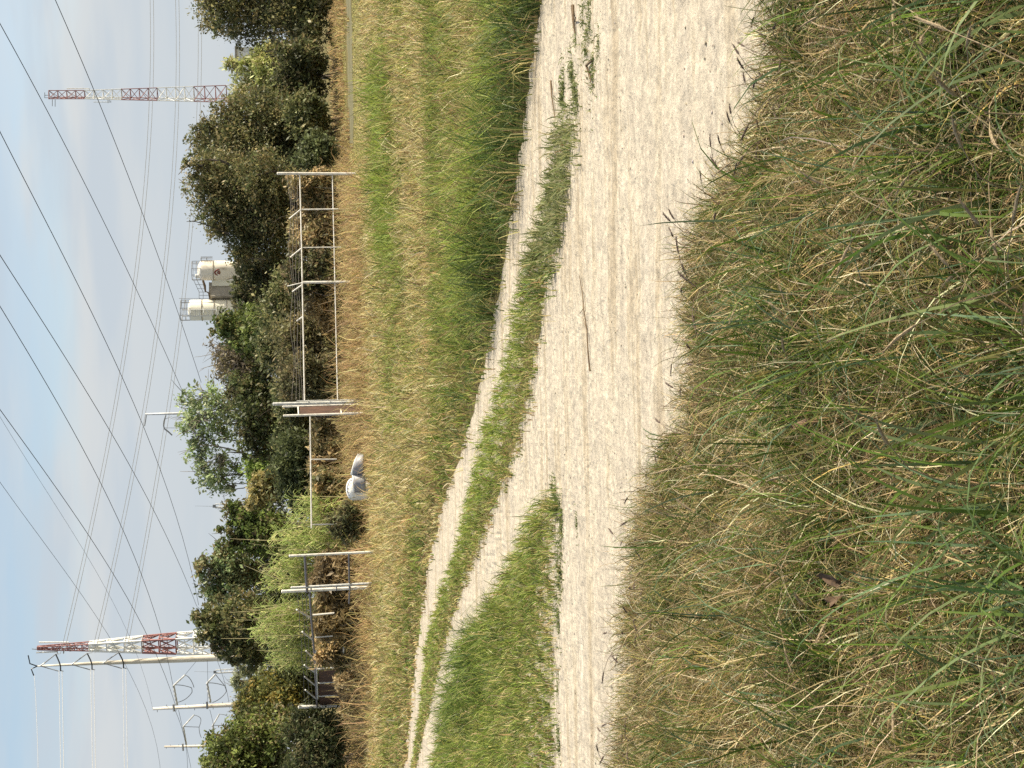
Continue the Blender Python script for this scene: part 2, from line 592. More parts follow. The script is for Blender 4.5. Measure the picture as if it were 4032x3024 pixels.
# ------------------------------------------------------------------ blades of grass
def blades(name, x, y, h, w, col, seg=2, bend=0.5, lean=0.25, z0=0.0, mat=None, wind=None, kink=0.0, rng=RNG, tipcol=None, out=None, spread=0.7):
    n = len(x)
    ang = rng.uniform(0, 2 * np.pi, n)
    if wind is not None:
        k = rng.random(n) < 0.55
        ang = np.where(k, wind + rng.normal(0, 0.7, n), ang)
    if out is not None:
        ang = out + rng.normal(0, spread, n)
    ln = np.abs(rng.normal(0, lean, n)) + 0.03
    bd = np.abs(rng.normal(0, bend, n))
    dx, dy = np.cos(ang), np.sin(ang)
    sa = rng.uniform(0, 2 * np.pi, n)
    sxx, syy = np.cos(sa), np.sin(sa)
    vs_ = np.zeros((n, 2 * seg + 1, 3), np.float32)
    cs_ = np.zeros((n, 2 * seg + 1, 3), np.float32)
    kx, ky = rng.normal(0, kink, n), rng.normal(0, kink, n)
    for s in range(seg + 1):
        t = s / seg
        a = ln * t + bd * t * t
        hor = h * np.sin(np.minimum(a, 2.2)) * t * 0.9
        ver = h * t * np.maximum(np.cos(np.minimum(a, 2.4)), -0.25)
        wob = math.sin(t * 5.0) * h
        px = x + dx * hor + kx * wob
        py = y + dy * hor + ky * wob
        pz = z0 + np.maximum(ver, 0.004) - 0.01 * (s == 0)
        if s < seg:
            ww = w * (1 - 0.75 * t ** 1.5) * 0.5
            vs_[:, 2 * s, 0], vs_[:, 2 * s, 1], vs_[:, 2 * s, 2] = px - sxx * ww, py - syy * ww, pz
            vs_[:, 2 * s + 1, 0], vs_[:, 2 * s + 1, 1], vs_[:, 2 * s + 1, 2] = px + sxx * ww, py + syy * ww, pz
        else:
            vs_[:, 2 * s, 0], vs_[:, 2 * s, 1], vs_[:, 2 * s, 2] = px, py, pz
        c = col if tipcol is None else col * (1 - t) + tipcol * t
        cs_[:, 2 * s, :] = c
        if s < seg:
            cs_[:, 2 * s + 1, :] = c
    tr = []
    for s in range(seg - 1):
        tr += [(2 * s, 2 * s + 1, 2 * s + 3), (2 * s, 2 * s + 3, 2 * s + 2)]
    tr.append((2 * seg - 2, 2 * seg - 1, 2 * seg))
    tr = np.array(tr)
    nv = 2 * seg + 1
    tris = (np.arange(n)[:, None, None] * nv + tr[None]).reshape(-1, 3)
    if name is None:
        return vs_.reshape(-1, 3), tris, cs_.reshape(-1, 3)
    return np_mesh(name, vs_.reshape(-1, 3), tris, cs_.reshape(-1, 3), mat or M['grass'])


def merge_np(name, parts_, mat, parent=None):
    vs_, ts_, cs_, k = [], [], [], 0
    for v, t, c in parts_:
        vs_.append(v)
        ts_.append(t + k)
        cs_.append(c)
        k += len(v)
    return np_mesh(name, np.concatenate(vs_), np.concatenate(ts_), np.concatenate(cs_), mat, parent)


def palette(n, cols, wts, rng=RNG, jit=0.18):
    cols = np.array(cols)
    wts = np.array(wts, float)
    if wts.ndim == 1:
        i = rng.choice(len(cols), n, p=wts / wts.sum())
    else:
        wts = wts / wts.sum(1, keepdims=True)
        cum = wts.cumsum(1)
        i = (rng.random(n)[:, None] > cum).sum(1).clip(0, len(cols) - 1)
    c = cols[i]
    return np.clip(c * (1 + rng.normal(0, jit, (n, 1))) * (1 + rng.normal(0, 0.05, (n, 3))), 0.004, 0.9)


GREEN = (0.19, 0.255, 0.050)
BRIGHT = (0.31, 0.38, 0.075)
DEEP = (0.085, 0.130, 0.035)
OLIVE = (0.29, 0.28, 0.085)
STRAW = (0.56, 0.48, 0.21)
GOLD = (0.60, 0.43, 0.20)
BROWN = (0.27, 0.185, 0.09)
PALE = (0.72, 0.62, 0.38)


def scatter(y0, y1, dens, margin=1.25, pw=1.0, rng=RNG):
    """points over the wedge of ground the camera sees; dens(Y) per square metre"""
    ys = np.linspace(y0, y1, 200)
    wd = 0.5 * ys * margin + 1.0
    cnt = np.array([dens(v) for v in ys]) * wd
    tot = int(np.trapz(cnt, ys))
    cdf = np.cumsum(cnt)
    cdf = cdf / cdf[-1]
    yy = np.interp(rng.random(tot), cdf, ys)
    xx = (rng.random(tot) - 0.5) * (0.5 * yy * margin + 1.0)
    return xx, yy


def hsh(a, b, seed):
    k = (a * 374761393 + b * 668265263 + seed * 1442695041) & 0x7fffffff
    k = ((k ^ (k >> 13)) * 1274126177) & 0x7fffffff
    return ((k ^ (k >> 16)) & 0xffff) / 65535.0


def tussock(x, y, c, pull, seed):
    """gather points into rooted clumps; returns moved points, outward angle, two random numbers per clump"""
    a, b = np.floor(x / c).astype(np.int64), np.floor(y / c).astype(np.int64)
    cx = (a + 0.15 + 0.7 * hsh(a, b, seed)) * c
    cy = (b + 0.15 + 0.7 * hsh(a, b, seed + 1)) * c
    p_ = pull * (0.5 + 0.5 * hsh(a, b, seed + 4)) * (RNG.random(len(x)) > 0.35)
    ang = np.arctan2(y - cy, x - cx)
    return x + (cx - x) * p_, y + (cy - y) * p_, ang, hsh(a, b, seed + 2), hsh(a, b, seed + 3)


def gauss(v, c, s):
    return np.exp(-((v - c) / s) ** 2)


# ---- field between the track and the fence
x, y = scatter(9.0, 62.0, lambda Y: 900 * (11.0 / max(Y, 11)) ** 1.45)
px, py = proj(x, y)
jit = RNG.normal(0, 15, len(x)) * np.clip((12 / y) ** 2, 0.1, 1) + np.clip((13 / y) ** 2, 0.15, 1) * (34 * (fbm(x * 2.2, y * 2.2, 21) - 0.5) + 34 * (fbm(x * 9, y * 9, 22) - 0.5)) * 2
k = (px + jit < bA(py) + 6) & (px > bTop(py) * 0.985)
on_band = (px > 1366 - (540 - py) * 0.014) & (px < 1396 - (540 - py) * 0.014) & (py < 590)
k &= ~on_band
x, y, px, py = x[k], y[k], px[k], py[k]
n = len(x)
x, y, tang, t1, t2 = tussock(x, y, 0.24, 0.6, 900)
nf = fbm(x * 0.35, y * 0.8, 3, 4)          # long streaks across the view
nb = fbm(x * 1.6, y * 1.6, 9, 3)
ox, oy = px / K, py / K
n3 = fbm(x * 0.22, y * 1.3, 13, 3)
n4 = fbm(x * 1.1, y * 2.0, 17, 3)
gr = 2.0 * (nf - 0.5) + 2.4 * (n3 - 0.5) + 1.6 * (n4 - 0.5) + 1.5 * (t1 - 0.5) + 0.06 - 0.5 * gauss(ox, 800, 35)
edge = bA(py) / K - ox                      # overview pixels above the track edge
rightside = np.clip((760 - oy) / 220, 0, 1)
bank = gauss(edge, 52, 26) * rightside
gr += 2.0 * bank + 0.5 * gauss(edge, 45, 40) * np.clip((1000 - oy) / 300, 0, 1)
band = gauss(ox, 846 + (oy - 300) * 0.06, 20) * np.clip((oy - 60) / 120, 0, 1) * np.clip((620 - oy) / 100, 0, 1)
gr += 1.9 * band
gr += 0.8 * gauss(ox, 985, 34) * np.clip((900 - oy) / 300, 0, 1)
gr += 0.8 * gauss(edge, 25, 25) * np.clip((oy - 900) / 300, 0, 1)
left = np.clip((oy - 850) / 300, 0, 1)
gr -= 0.55 * left * np.clip((edge - 40) / 40, 0, 1)
dry = np.clip(1.0 - gr, 0.05, 2) * (1 - 0.85 * gauss(edge, 0, 40) * np.clip((1000 - oy) / 400, 0, 1))
gr = np.clip(gr, 0.03, 3)
gold = np.clip((nb - 0.35) * 2.2, 0.05, 1) * (0.35 + 0.6 * left)
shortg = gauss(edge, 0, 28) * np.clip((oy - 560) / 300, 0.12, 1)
bank_shade = gauss(edge, 12, 24) * np.clip((1000 - oy) / 500, 0, 1)  # shade on the bank's near face, put into the blade colours
mown = (y > 36) & (py < 640)
wts = np.stack([gr * 0.8, gr * (0.5 + 1.6 * np.maximum(bank, band)), gr * 0.35 + 0.9 * shortg + 5.5 * bank_shade, 0.75 + gr * 0.35, dry * 1.1, dry * gold * 1.1, 0.25 + dry * 0.25 + shortg, dry * 0.3], 1)
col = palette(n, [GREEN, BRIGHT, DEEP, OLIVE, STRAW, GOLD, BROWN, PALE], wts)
h = 0.13 + 0.16 * nb + 0.10 * RNG.random(n)
h *= (1 + 0.45 * bank + 0.9 * band + 0.5 * bank_shade) * (1 - 0.55 * shortg)
h *= np.clip(0.3 + 1.4 * fbm(x * 1.1, y * 2.4, 31), 0.4, 1.5) * (0.55 + 0.9 * t2)
h = np.where(mown, 0.05 + 0.03 * RNG.random(n), h)
col = np.where((mown & (RNG.random(n) < 0.75))[:, None], np.array([[0.46, 0.43, 0.17]]) * RNG.uniform(0.8, 1.15, (n, 1)), col)
w = np.maximum(0.006, 0.00072 * y) * RNG.uniform(0.6, 1.4, n)
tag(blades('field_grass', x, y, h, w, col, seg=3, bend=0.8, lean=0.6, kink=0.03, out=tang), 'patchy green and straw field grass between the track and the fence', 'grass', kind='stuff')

# ---- strip between the two wheel tracks, and the triangle of grass on the left
x, y = scatter(8.0, 30.0, lambda Y: 3000 * (9.0 / max(Y, 9)) ** 1.3, margin=1.35)
px, py = proj(x, y)
nearf = np.clip((11 / y) ** 2, 0.12, 1)
j1 = (26 * (fbm(x * 5, y * 5, 41) - 0.5) * 2 + RNG.normal(0, 13, len(x))) * nearf
inB = (px + j1 > bB(py) + (0.042 + 0.05 * np.clip((y - 13) / 5, 0, 1)) * 5824 / y) & (px + j1 < bC(py)) & (py > 350)
sparse = np.clip((py / K - 180) / 80, 0.5, 1) * (0.9 + 0.8 * fbm(x * 3, y * 5, 44)) + np.clip((py / K - 560) / 100, 0, 1)
k = inB & (RNG.random(len(x)) < sparse * 1.15)
x, y, px, py = x[k], y[k], px[k], py[k]
n = len(x)
x, y, tang, t1, t2 = tussock(x, y, 0.16, 0.55, 920)
t = (px - bB(py)) / np.maximum(bC(py) - bB(py), 5)
nb = fbm(x * 1.5, y * 1.5, 51)
far_ = np.clip((py / K - 560) / 220, 0, 1)
g1 = gauss(t, 0.25, 0.45) * far_ * 2.6
wts = np.stack([0.35 + g1, 0.1 + g1 * 1.2, 1.5 - 0.7 * far_ + 0 * t, 0.45 + 0 * t, 0.12 + nb * 0.25 + 0.45 * t * far_, 0.15 * t, 0.2 + 0.6 * t * far_, 0.06 + 0 * t], 1)
col = palette(n, [GREEN, BRIGHT, DEEP, OLIVE, STRAW, GOLD, BROWN, PALE], wts)
h = (0.05 + 0.06 * RNG.random(n) + 0.09 * nb * (0.3 + far_)) * (1 - 0.3 * t * far_)
h *= (0.6 + 0.8 * t2) * np.where(py / K > 700, 0.75, 1.0)
wd_ = (py / K < 640)
wc_ = np.array([(0.21, 0.245, 0.09), (0.27, 0.295, 0.125), (0.15, 0.18, 0.06), (0.34, 0.32, 0.15)])[RNG.integers(0, 4, n)] * RNG.uniform(0.75, 1.2, (n, 1))
col = np.where((wd_ & (RNG.random(n) < np.clip((640 - py / K) / 120, 0, 0.92)))[:, None], wc_, col)
w = np.maximum(0.005, 0.0006 * y) * RNG.uniform(0.7, 1.3, n) * np.where(wd_, 1.5, 1.0)
tag(blades('strip_grass', x, y, h, w, col, seg=3, bend=0.7, lean=0.6, out=tang, z0=0.018), 'low green grass strip growing between the two pale wheel tracks', 'grass', kind='stuff')

x, y = scatter(8.0, 30.0, lambda Y: 2800 * (9.0 / max(Y, 9)) ** 1.3, margin=1.35)
px, py = proj(x, y)
nearf = np.clip((11 / y) ** 2, 0.12, 1)
j1 = (22 * (fbm(x * 5, y * 5, 61) - 0.5) * 2 + RNG.normal(0, 13, len(x))) * nearf
k = (px + j1 > bD(py) + (0.055 + 0.04 * np.clip((y - 14) / 5, 0, 1)) * 5824 / y) & (px + j1 < bE(py) + 18) & (py > 1890)
x, y, px, py = x[k], y[k], px[k], py[k]
n = len(x)
x, y, tang, t1, t2 = tussock(x, y, 0.18, 0.55, 940)
t = (px - bD(py)) / np.maximum(bE(py) - bD(py), 5)
nb = fbm(x * 1.3, y * 1.3, 71)
tall = gauss(py / K, 1450, 130) * gauss(t, 0.12, 0.22)
wts = np.stack([1.5 + tall * 5, 0.9 + 1.2 * gauss(t, 0.4, 0.3), 0.75 + 0.5 * t + tall * 4, 0.5 + 0 * t, 0.34 + 0.7 * nb * (t > 0.2), 0.12 + 0 * t, 0.15 + 0.5 * gauss(t, 1, 0.2), 0.15 + 0 * t], 1)
col = palette(n, [GREEN, BRIGHT, DEEP, OLIVE, STRAW, GOLD, BROWN, PALE], wts)
h = (0.06 + 0.06 * RNG.random(n) + 0.10 * nb) * (1 + 1.6 * tall) * (1 - 0.45 * gauss(t, 1.0, 0.3))
w = np.maximum(0.005, 0.0006 * y) * RNG.uniform(0.7, 1.4, n)
h *= 0.6 + 0.8 * t2
tag(blades('wedge_grass', x, y, h, w, col, seg=3, bend=0.7, lean=0.5, out=tang, z0=0.018), 'green wedge of grass between the forked track and the main track', 'grass', kind='stuff')

# ---- tall rank grass in the foreground
FG = []
x, y = scatter(2.0, 7.4, lambda Y: 5600, margin=1.3)
px, py = proj(x, y)
bnd = bF(py) + 105
k = px + 90 * (fbm(x * 4, y * 4, 81) - 0.5) * 2 > bnd
x, y, px, py = x[k], y[k], px[k], py[k]
n = len(x)
x, y, tang, t1, t2 = tussock(x, y, 0.15, 0.62, 960)
dep = np.clip((px - bF(py) - 100) / 600, 0, 1)
n1 = fbm(x * 1.6, y * 1.6, 91, 3)
n2 = fbm(x * 3.0, y * 3.0, 95, 3)
gl = np.clip((n1 - 0.45) * 3 + 1.3 * (t1 - 0.5), 0, 1)
strawy = np.clip((n2 - 0.42) * 4 - 0.9 * (t1 - 0.5), 0, 1)
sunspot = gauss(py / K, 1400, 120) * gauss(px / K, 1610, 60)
F_GREEN = (0.120, 0.180, 0.028)
F_DEEP = (0.062, 0.100, 0.020)
F_OLIVE = (0.195, 0.178, 0.055)
F_TEAL = (0.125, 0.195, 0.10)
F_STRAW = (0.54, 0.42, 0.21)
F_PALE = (0.78, 0.67, 0.43)
F_BROWN = (0.20, 0.138, 0.072)
F_GOLD = (0.56, 0.42, 0.14)
rgt = np.clip((1150 - py / K) / 700, 0, 1)
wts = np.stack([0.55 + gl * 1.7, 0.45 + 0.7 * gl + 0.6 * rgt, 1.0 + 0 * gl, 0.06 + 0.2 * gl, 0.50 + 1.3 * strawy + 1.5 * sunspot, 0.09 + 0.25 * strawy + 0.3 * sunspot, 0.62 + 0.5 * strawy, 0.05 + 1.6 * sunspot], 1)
col = palette(n, [F_GREEN, F_DEEP, F_OLIVE, F_TEAL, F_STRAW, F_PALE, F_BROWN, F_GOLD], wts, jit=0.22)
h = (0.09 + 0.10 * RNG.random(n) + 0.11 * n1) * (0.8 + 0.5 * dep) * (0.65 + 0.7 * t2)
w = RNG.uniform(0.0030, 0.0072, n) * (0.8 + 0.5 * gl)
FG.append(blades(None, x, y, h, w, col, seg=5, bend=1.0, lean=0.6, kink=0.045, out=tang, spread=1.1))
# tangle of dead, curled straw on top
k = RNG.random(n) < 0.26
xs, ys_ = x[k], y[k]
m_ = len(xs)
col = palette(m_, [F_STRAW, F_PALE, F_BROWN, F_GOLD], [1.0, 0.8, 0.5, 0.2], jit=0.2)
FG.append(blades(None, xs, ys_, (0.12 + 0.20 * RNG.random(m_) ** 1.6) * (0.8 + 0.5 * dep[k]), RNG.uniform(0.0028, 0.0056, m_), col, seg=6, bend=1.1, lean=0.9, kink=0.05))
# longer greener blades near the camera
k = RNG.random(n) < 0.085 * np.clip(1.3 * dep - 0.25, 0, 1) * (0.3 + 1.7 * gl)
xs, ys_ = x[k], y[k]
m_ = len(xs)
col = palette(m_, [F_GREEN, F_TEAL, F_OLIVE, F_DEEP], [1.0, 0.55, 0.5, 0.5], jit=0.2)
FG.append(blades(None, xs, ys_, 0.28 + 0.22 * RNG.random(m_), RNG.uniform(0.005, 0.0105, m_), col, seg=6, bend=0.7, lean=0.45, kink=0.01, out=tang[k], spread=0.5))
# fringe overhanging the pale track
x, y = scatter(4.0, 7.8, lambda Y: 2600, margin=1.3)
px, py = proj(x, y)
k = np.abs(px - bF(py) - 115) < 75 * (0.5 + RNG.random(len(px)))
x, y = x[k], y[k]
m_ = len(x)
col = palette(m_, [F_OLIVE, F_BROWN, F_STRAW, F_GREEN], [1.0, 0.9, 0.7, 0.6], jit=0.2)
FG.append(blades(None, x, y, 0.06 + 0.15 * RNG.random(m_), RNG.uniform(0.0020, 0.0045, m_), col, seg=5, bend=0.9, lean=0.6, kink=0.05))
tag(merge_np('verge_grass', FG, M['grass']), 'tall tangled olive green and straw grass along the near side of the track', 'grass', kind='stuff')

# ---- dry golden weeds at the foot of the fence
x, y = scatter(28.0, 72.0, lambda Y: 95 * (36.0 / max(Y, 30)) ** 0.9, margin=1.25)
px, py = proj(x, y)
fx = bTop(py)
dpx = fx + 45 * (fbm(x * 0.9, y * 0.9, 101) - 0.5) * 2 - px     # pixels beyond the field edge
far_strip = (py < 640)
k = (dpx > -8) & (dpx < np.where(far_strip, 34, 125))
k &= (RNG.random(len(x)) < np.where(far_strip, 1.0, np.clip(1.15 - dpx / 140, 0, 1)))
x, y, px, py, dpx = x[k], y[k], px[k], py[k], dpx[k]
n = len(x)
nb = fbm(x * 0.7, y * 0.7, 103)
col = palette(n, [GOLD, STRAW, BROWN, OLIVE, (0.40, 0.28, 0.15)], np.stack([1 + 0 * nb, 0.9 + 0 * nb, 0.35 + 0.5 * nb, 0.5 * (nb > 0.55) + 0.1, 1.0 + 0 * nb], 1))
h = (0.35 + 0.55 * RNG.random(n)) * (0.5 + 0.8 * nb)
h = np.where(py < 640, h * 0.8, np.where(y > 37.5, h * 1.55, h))
w = np.maximum(0.006, 0.00055 * y) * RNG.uniform(0.6, 1.3, n)
tag(blades('dry_weeds', x, y, h, w, col, seg=4, bend=0.9, lean=0.5, kink=0.06), 'golden dry weeds along the foot of the fence line', 'weeds', kind='stuff')


# ---- pebbles and crumbs on the track
def pebbles():
    x, y = scatter(5.4, 22.0, lambda Y: 110 * (7.0 / max(Y, 7)) ** 1.5, margin=1.3)
    px, py = proj(x, y)
    k = (px > bA(py) + 12) & (px < bF(py) + 180)
    k &= ~((px > bB(py)) & (px < bC(py)) & (py > 360)) & ~((px > bD(py)) & (px < bE(py)) & (py > 1915))
    x, y = x[k], y[k]
    n = len(x)
    s = RNG.gamma(1.4, 0.0024, n) + 0.002
    s = np.minimum(s, 0.009)
    oct_ = np.array([(1, 0, 0), (0, 1, 0), (-1, 0, 0), (0, -1, 0), (0, 0, 0.8), (0, 0, -0.5)], np.float32)
    v = oct_[None] * s[:, None, None] * RNG.uniform(0.6, 1.4, (n, 6, 1))
    ang = RNG.uniform(0, 6.28, n)
    ca, sa = np.cos(ang)[:, None], np.sin(ang)[:, None]
    vx = v[..., 0] * ca - v[..., 1] * sa
    vy = (v[..., 0] * sa + v[..., 1] * ca) * 0.8
    v = np.stack([vx + x[:, None], vy + y[:, None], v[..., 2] * 0.4 + 0.020], -1)
    f = np.array([(0, 1, 4), (1, 2, 4), (2, 3, 4), (3, 0, 4), (1, 0, 5), (2, 1, 5), (3, 2, 5), (0, 3, 5)])
    t = (np.arange(n)[:, None, None] * 6 + f[None]).reshape(-1, 3)
    c = palette(n, [(0.55, 0.49, 0.39), (0.40, 0.34, 0.25), (0.64, 0.60, 0.52), (0.27, 0.22, 0.15)], [1, 0.5, 0.7, 0.05])
    o = np_mesh('gravel', v.reshape(-1, 3), t, np.repeat(c, 6, 0), M['grass'])
    tag(o, 'small pale stones and crumbs scattered over the dirt track', 'gravel', kind='stuff')


pebbles()


# ------------------------------------------------------------------ trees and shrubs
def leaf_cloud(lobes, nleaf, size, cols, wts, rng, clump=0.20, ratio=1.7, fill=0.35, jit=0.25, per=None, squash=1.0, droop=0.0, z_min=0.05):
    """lobes: (x, y, z, r) spheres in world units"""
    L = np.array(lobes, float)
    vol = L[:, 3] ** 2.2
    per = per or 38
    nc = max(8, nleaf // per)
    li = rng.choice(len(L), nc, p=vol / vol.sum())
    d = rng.normal(0, 1, (nc, 3))
    d /= np.linalg.norm(d, axis=1, keepdims=True)
    rr = np.where(rng.random(nc) < fill, rng.random(nc) ** 0.6 * 0.75, rng.uniform(0.72, 1.06, nc))
    cc = L[li, :3] + d * (rr * L[li, 3])[:, None] * np.array([1, 1, squash])
    cr = L[li, 3] * clump * rng.uniform(0.6, 1.4, nc)
    hue = rng.normal(0, jit, nc)
    ci = rng.integers(0, nc, nleaf)
    p = cc[ci] + rng.normal(0, 1, (nleaf, 3)) * cr[ci][:, None] * np.array([1, 1, 0.8])
    if droop:
        p[:, 2] -= droop * rng.random(nleaf) ** 2
    p[:, 2] = np.maximum(p[:, 2], z_min * rng.random(nleaf) + 0.02)
    a = rng.normal(0, 1, (nleaf, 3))
    if droop:
        a[:, 2] -= 1.6
    a /= np.linalg.norm(a, axis=1, keepdims=True)
    b = rng.normal(0, 1, (nleaf, 3))
    b -= a * (a * b).sum(1, keepdims=True)
    b /= np.linalg.norm(b, axis=1, keepdims=True)
    s = size * np.exp(rng.normal(-0.05, 0.38, nleaf)).clip(0.4, 1.75)[:, None]
    v = np.stack([p - a * s * ratio * 0.5, p + b * s * 0.42, p + a * s * ratio * 0.5, p - b * s * 0.42], 1)
    t = (np.arange(nleaf)[:, None, None] * 4 + np.array([(0, 1, 2), (0, 2, 3)])[None]).reshape(-1, 3)
    w = np.array(wts, float)
    ck = rng.choice(len(cols), nc, p=w / w.sum())
    lk = np.where(rng.random(nleaf) < 0.7, ck[ci], rng.choice(len(cols), nleaf, p=w / w.sum()))
    c = np.array(cols)[lk] * (1 + hue[ci] + rng.normal(0, 0.15, nleaf)).clip(0.35, 1.9)[:, None]
    return v.reshape(-1, 3), t, np.repeat(np.clip(c, 0.004, 0.8), 4, 0), cc


def curve_pts(a, b, rng, n=5, sag=0.12):
    a, b = np.array(a), np.array(b)
    L = np.linalg.norm(b - a)
    m_ = rng.normal(0, sag * L, 3) * np.array([1, 1, 0.5])
    out_ = []
    for i in range(n):
        t = i / (n - 1)
        q = a * (1 - t) + b * t + m_ * math.sin(math.pi * t) + np.array([0, 0, 0.12 * L]) * math.sin(math.pi * t) * 0.5
        out_.append(Vector(q))
    return out_


OAK = [(0.151, 0.165, 0.068), (0.226, 0.211, 0.09), (0.32, 0.263, 0.128), (0.105, 0.128, 0.053)]
OAKW_ = [1.0, 1.0, 0.55, 0.7]
MIDG = [(0.138, 0.184, 0.051), (0.196, 0.241, 0.069), (0.097, 0.129, 0.041), (0.253, 0.23, 0.092)]
PALEG_ = [(0.154, 0.217, 0.077), (0.21, 0.266, 0.105), (0.112, 0.168, 0.056), (0.266, 0.294, 0.14)]
PALEG = [(0.312, 0.39, 0.182), (0.416, 0.481, 0.26), (0.234, 0.312, 0.13), (0.52, 0.546, 0.325)]
FEATH = [(0.4, 0.438, 0.163), (0.5, 0.525, 0.225), (0.312, 0.35, 0.112), (0.45, 0.4, 0.188)]
BRUSH = [(0.266, 0.228, 0.107), (0.4, 0.306, 0.155), (0.187, 0.176, 0.081), (0.534, 0.4, 0.213)]
GREYT = [(0.272, 0.232, 0.176), (0.352, 0.304, 0.224), (0.192, 0.16, 0.12)]
YEL = [(0.42, 0.35, 0.14), (0.50, 0.43, 0.20), (0.30, 0.27, 0.11), (0.24, 0.25, 0.09)]
WILL = [(0.392, 0.42, 0.266), (0.504, 0.532, 0.35), (0.28, 0.294, 0.168)]
CANE = [(0.35, 0.438, 0.131), (0.49, 0.542, 0.193), (0.245, 0.315, 0.088), (0.7, 0.647, 0.297)]
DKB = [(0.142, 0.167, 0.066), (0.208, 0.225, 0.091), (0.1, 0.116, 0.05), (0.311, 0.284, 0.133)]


def plant(name, cat, label, blobs, Y, nleaf, px_leaf, cols, wts=None, group=None, seed=1, base=None, trunk_r=0.16, bark='bark', limbs=True,
          twigs=0, clump=0.20, fill=0.35, spread=0.55, droop=0.0, ratio=1.7, crown='crown', jit=0.25, per=None, stems=1, depthf=1.0):
    """blobs: (ix, iy, r_px) of the crown as it reads in the picture; Y its distance; built as real spheres of leaves around real limbs"""
    rng = np.random.default_rng(seed)
    s = Y / FPX
    lobes = []
    for (ix, iy, r) in blobs:
        dy = rng.uniform(-spread, spread) * r * s * 1.2 * depthf
        q = P(ix, iy, Y + dy)
        lobes.append((q.x, q.y, max(q.z, 0.1), r * s))
        if r * s > 0.9:            # depth: the crown is as deep as it is wide
            q = P(ix, iy, Y + dy + r * s * 0.9 * depthf)
            lobes.append((q.x, q.y, max(q.z, 0.1), r * s * 0.85))
    L = np.array(lobes)
    cx = float(np.average(L[:, 0], weights=L[:, 3]))
    if base is not None:
        cx = P(1217, base, Y).x
    root = thing(name, (cx, Y, 0), label, cat, group)
    v, t, c, cc = leaf_cloud(lobes, nleaf, px_leaf * s, cols, wts or [1] * len(cols), rng, clump=clump, fill=fill, droop=droop, ratio=ratio, jit=jit, per=per)
    keep(np_mesh(crown, v, t, c, M['leaf']), root)
    mb = MB()
    zmin = max(0.3, float((L[:, 2] - L[:, 3] * 0.4).min()))
    fork = Vector((cx, Y + 0.1, min(zmin, 3.0)))
    if stems == 1:
        mb.tube(curve_pts((cx, Y, -0.1), fork, rng, 5, 0.04), [trunk_r * q for q in (1.25, 1.05, 0.95, 0.88, 0.8)], 8)
    for (lx, ly, lz, lr) in lobes:
        a = fork if stems == 1 else Vector((cx + rng.normal(0, 0.25), Y + rng.normal(0, 0.25), -0.05))
        if limbs:
            mb.tube(curve_pts(a, (lx, ly, lz + lr * 0.2), rng, 6), [trunk_r * q for q in (0.5, 0.38, 0.28, 0.2, 0.13, 0.06)], 6)
    for q in range(twigs):
        i = rng.integers(0, len(lobes))
        lx, ly, lz, lr = lobes[i]
        e = cc[rng.integers(0, len(cc))] if q % 2 else np.array([lx, ly, lz]) + rng.normal(0, 1, 3) * lr * 0.62 + np.array([0, 0, lr * 0.35])
        i2 = int(np.argmin(((L[:, :3] - e) ** 2).sum(1)))
        st = np.array(L[i2, :3]) + rng.normal(0, 0.16, 3) * L[i2, 3] - np.array([0, 0, L[i2, 3] * 0.45])
        st[2] = max(st[2], 0.05)
        r0 = max(trunk_r * 0.16, 0.5 * 0.9 * s)
        mb.tube(curve_pts(st, e, rng, 5, 0.10), [r0, r0 * 0.8, r0 * 0.6, r0 * 0.45, r0 * 0.25], 4, cap=False)
    part('trunk' if stems == 1 else 'stems', mb, M[bark], root)
    return root


# --- trees, from the right of the upright view to the left
plant('oak_tree', 'tree', 'dark oak cut by the edge of the photo, right of the pale feathery tree',
      [(880, 40, 95), (850, -60, 100), (950, 120, 70), (1010, 30, 110), (1100, 60, 110), (1180, -40, 120), (1000, -160, 140), (1190, 150, 70), (835, 110, 40)], 62, 40000, 6.8, OAK, [1, 1, 0.7, 0.5], seed=3, trunk_r=0.2, twigs=60, base=10)
plant('feathery_tree', 'tree', 'pale yellow-green feathery tree behind the striped radio mast foot',
      [(930, 250, 45), (970, 330, 60), (940, 400, 40), (1010, 220, 55), (1040, 300, 70), (1080, 240, 70), (1060, 380, 60), (1120, 320, 80)], 78, 11000, 6.5, FEATH, seed=5, trunk_r=0.12, twigs=60, bark='palebark', ratio=3.0, fill=0.5)
plant('oak_tree', 'tree', 'broad dark oak on the shoulder right behind the bare fence end post, beside the mast',
      [(800, 520, 60), (850, 590, 90), (900, 470, 80), (960, 560, 110), (1000, 440, 90), (1060, 560, 110), (1100, 450, 90), (1150, 560, 90), (940, 420, 40), (1180, 640, 80)], 60, 42000, 6.8, OAK, [1, 1, 0.7, 0.5], seed=7, trunk_r=0.22, twigs=70)
plant('oak_tree', 'tree', 'tallest dark oak with ragged top, right of the white silos',
      [(790, 720, 72), (775, 640, 50), (830, 800, 80), (880, 690, 100), (900, 850, 90), (950, 760, 120), (960, 930, 85), (1010, 850, 110), (1030, 700, 110), (1050, 960, 90), (1090, 830, 100), (870, 910, 50), (960, 1010, 50)], 56, 52000, 6.8, OAK, [1, 1, 0.7, 0.5], seed=9, trunk_r=0.24, twigs=90)
plant('low_tree', 'tree', 'low dark tree in front of the silos',
      [(1000, 1060, 70), (985, 1140, 70), (990, 1220, 70), (1060, 1120, 100), (1060, 1220, 90), (1110, 1050, 80), (960, 1100, 36), (955, 1190, 30)], 58, 16000, 8.5, [(0.090, 0.100, 0.040), (0.120, 0.132, 0.052), (0.068, 0.080, 0.032), (0.180, 0.156, 0.080)], seed=11, trunk_r=0.14, twigs=60)
